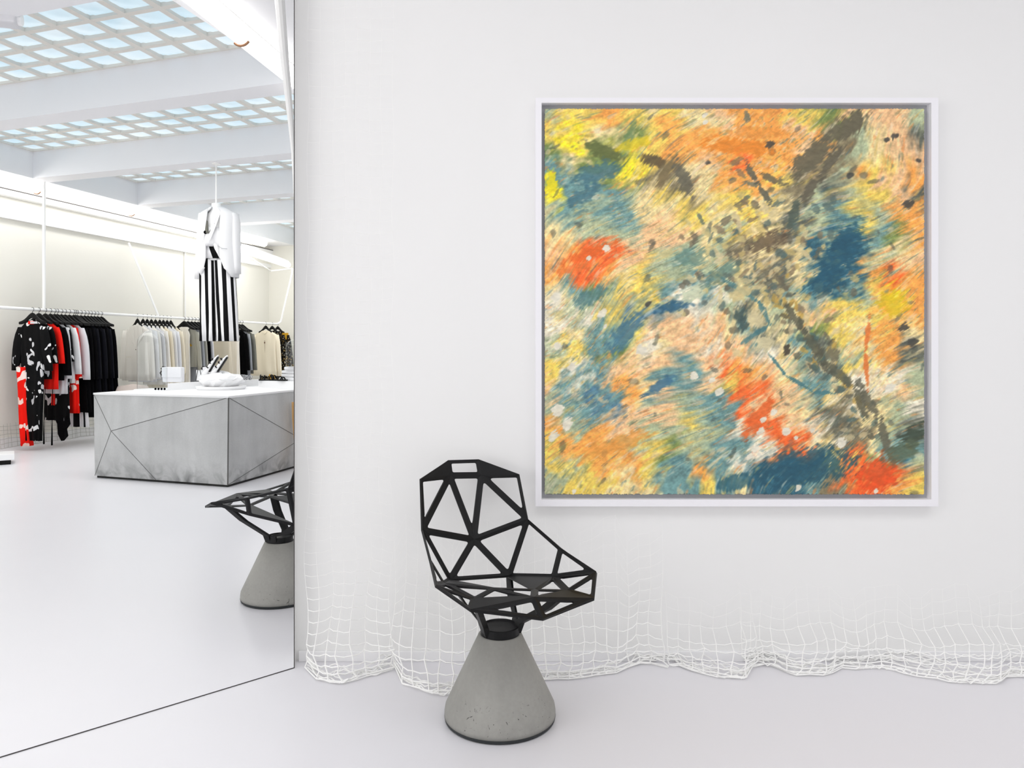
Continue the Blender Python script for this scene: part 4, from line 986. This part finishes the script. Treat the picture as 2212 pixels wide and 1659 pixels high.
# net along the foot of the clothes wall
b = bmesh.new(); u0 = U_W + .06
def wpt(v, z): return uv(u0 + .02 * math.sin(v * 9) + .02 * math.sin(v * 23) * (1 - z), v, z)
v0, v1 = 5.6, 9.6
for i in range(int((v1 - v0) / .055)):
    v = v0 + i * .055 + .01 * math.sin(i * 2.1); zt2 = .27 + .03 * math.sin(v * 4)
    tube(b, [wpt(v, zt2), wpt(v + .01, .15), wpt(v + .02, .012)], .0022, 4)
for j in range(6):
    z = .012 + j * .05; tube(b, [wpt(v0 + i * .1, z + .006 * math.sin(i * 1.3 + j)) for i in range(int((v1 - v0) / .1))], .0022, 4)
o = obj('fishing_net', b, CORDG); tag(o, 'grey net strip along the foot of the far wall under the hanging clothes', 'net')

# ------------------------------------------------------------------ world, light, camera
w = bpy.data.worlds.new('World'); scn.world = w; w.use_nodes = True
bg = w.node_tree.nodes['Background']; bg.inputs[0].default_value = (1.0, .995, .985, 1); bg.inputs[1].default_value = .80
def area(name, loc, rot, sx_, sy_, power, col=(1, 1, 1)):
    l = bpy.data.lights.new(name, 'AREA'); l.shape = 'RECTANGLE'; l.size = sx_; l.size_y = sy_; l.energy = power; l.color = col
    o = bpy.data.objects.new(name, l); COL.objects.link(o); o.location = loc; o.rotation_euler = rot; return o
# added area lights without fittings, filling the camera's side and the clothes
area('added_fill_near', (1.5, .4, ZB - .03), (0, 0, 0), 4.6, 1.4, 40)  # added fill evening out the painting wall
area('added_fill_rear', uv(-5.0, -2.4, 1.9), (PI / 2, 0, ANG_A - PI / 2 + 0), 5.0, 2.2, 78, (1, .985, .96))  # added fill from behind, brightening beam faces, table and clothes
area('added_fill_mid', uv(-5.2, 5.3, ZB - .03), (0, 0, ANG_C), 4.2, 1.0, 48, (1, .975, .94))  # added fill under the skylights, no lamp there
area('added_fill_far', uv(-5.2, 10.5, ZB - .03), (0, 0, ANG_C), 4.2, 1.0, 48, (1, .975, .94))  # added fill at the far end, no lamp there
cam = bpy.data.cameras.new('camera'); cam.sensor_width = 36; cam.lens = 36 * F / 2212; cam.shift_y = -(829.5 - HYP) / 2212; cam.clip_start = .05
co_ = bpy.data.objects.new('camera', cam); COL.objects.link(co_); co_.location = (0, 0, H); co_.rotation_euler = (PI / 2, 0, 0); scn.camera = co_
vs_ = scn.view_settings; vs_.view_transform = 'Standard'; vs_.look = 'None'; vs_.gamma = 1; vs_.use_curve_mapping = False; vs_.exposure = 0.08
scn.cycles.max_bounces = 10; scn.cycles.diffuse_bounces = 6; scn.cycles.transparent_max_bounces = 16
scn.cycles.use_denoising = True
scn.cycles.use_adaptive_sampling = True; scn.cycles.adaptive_threshold = .02
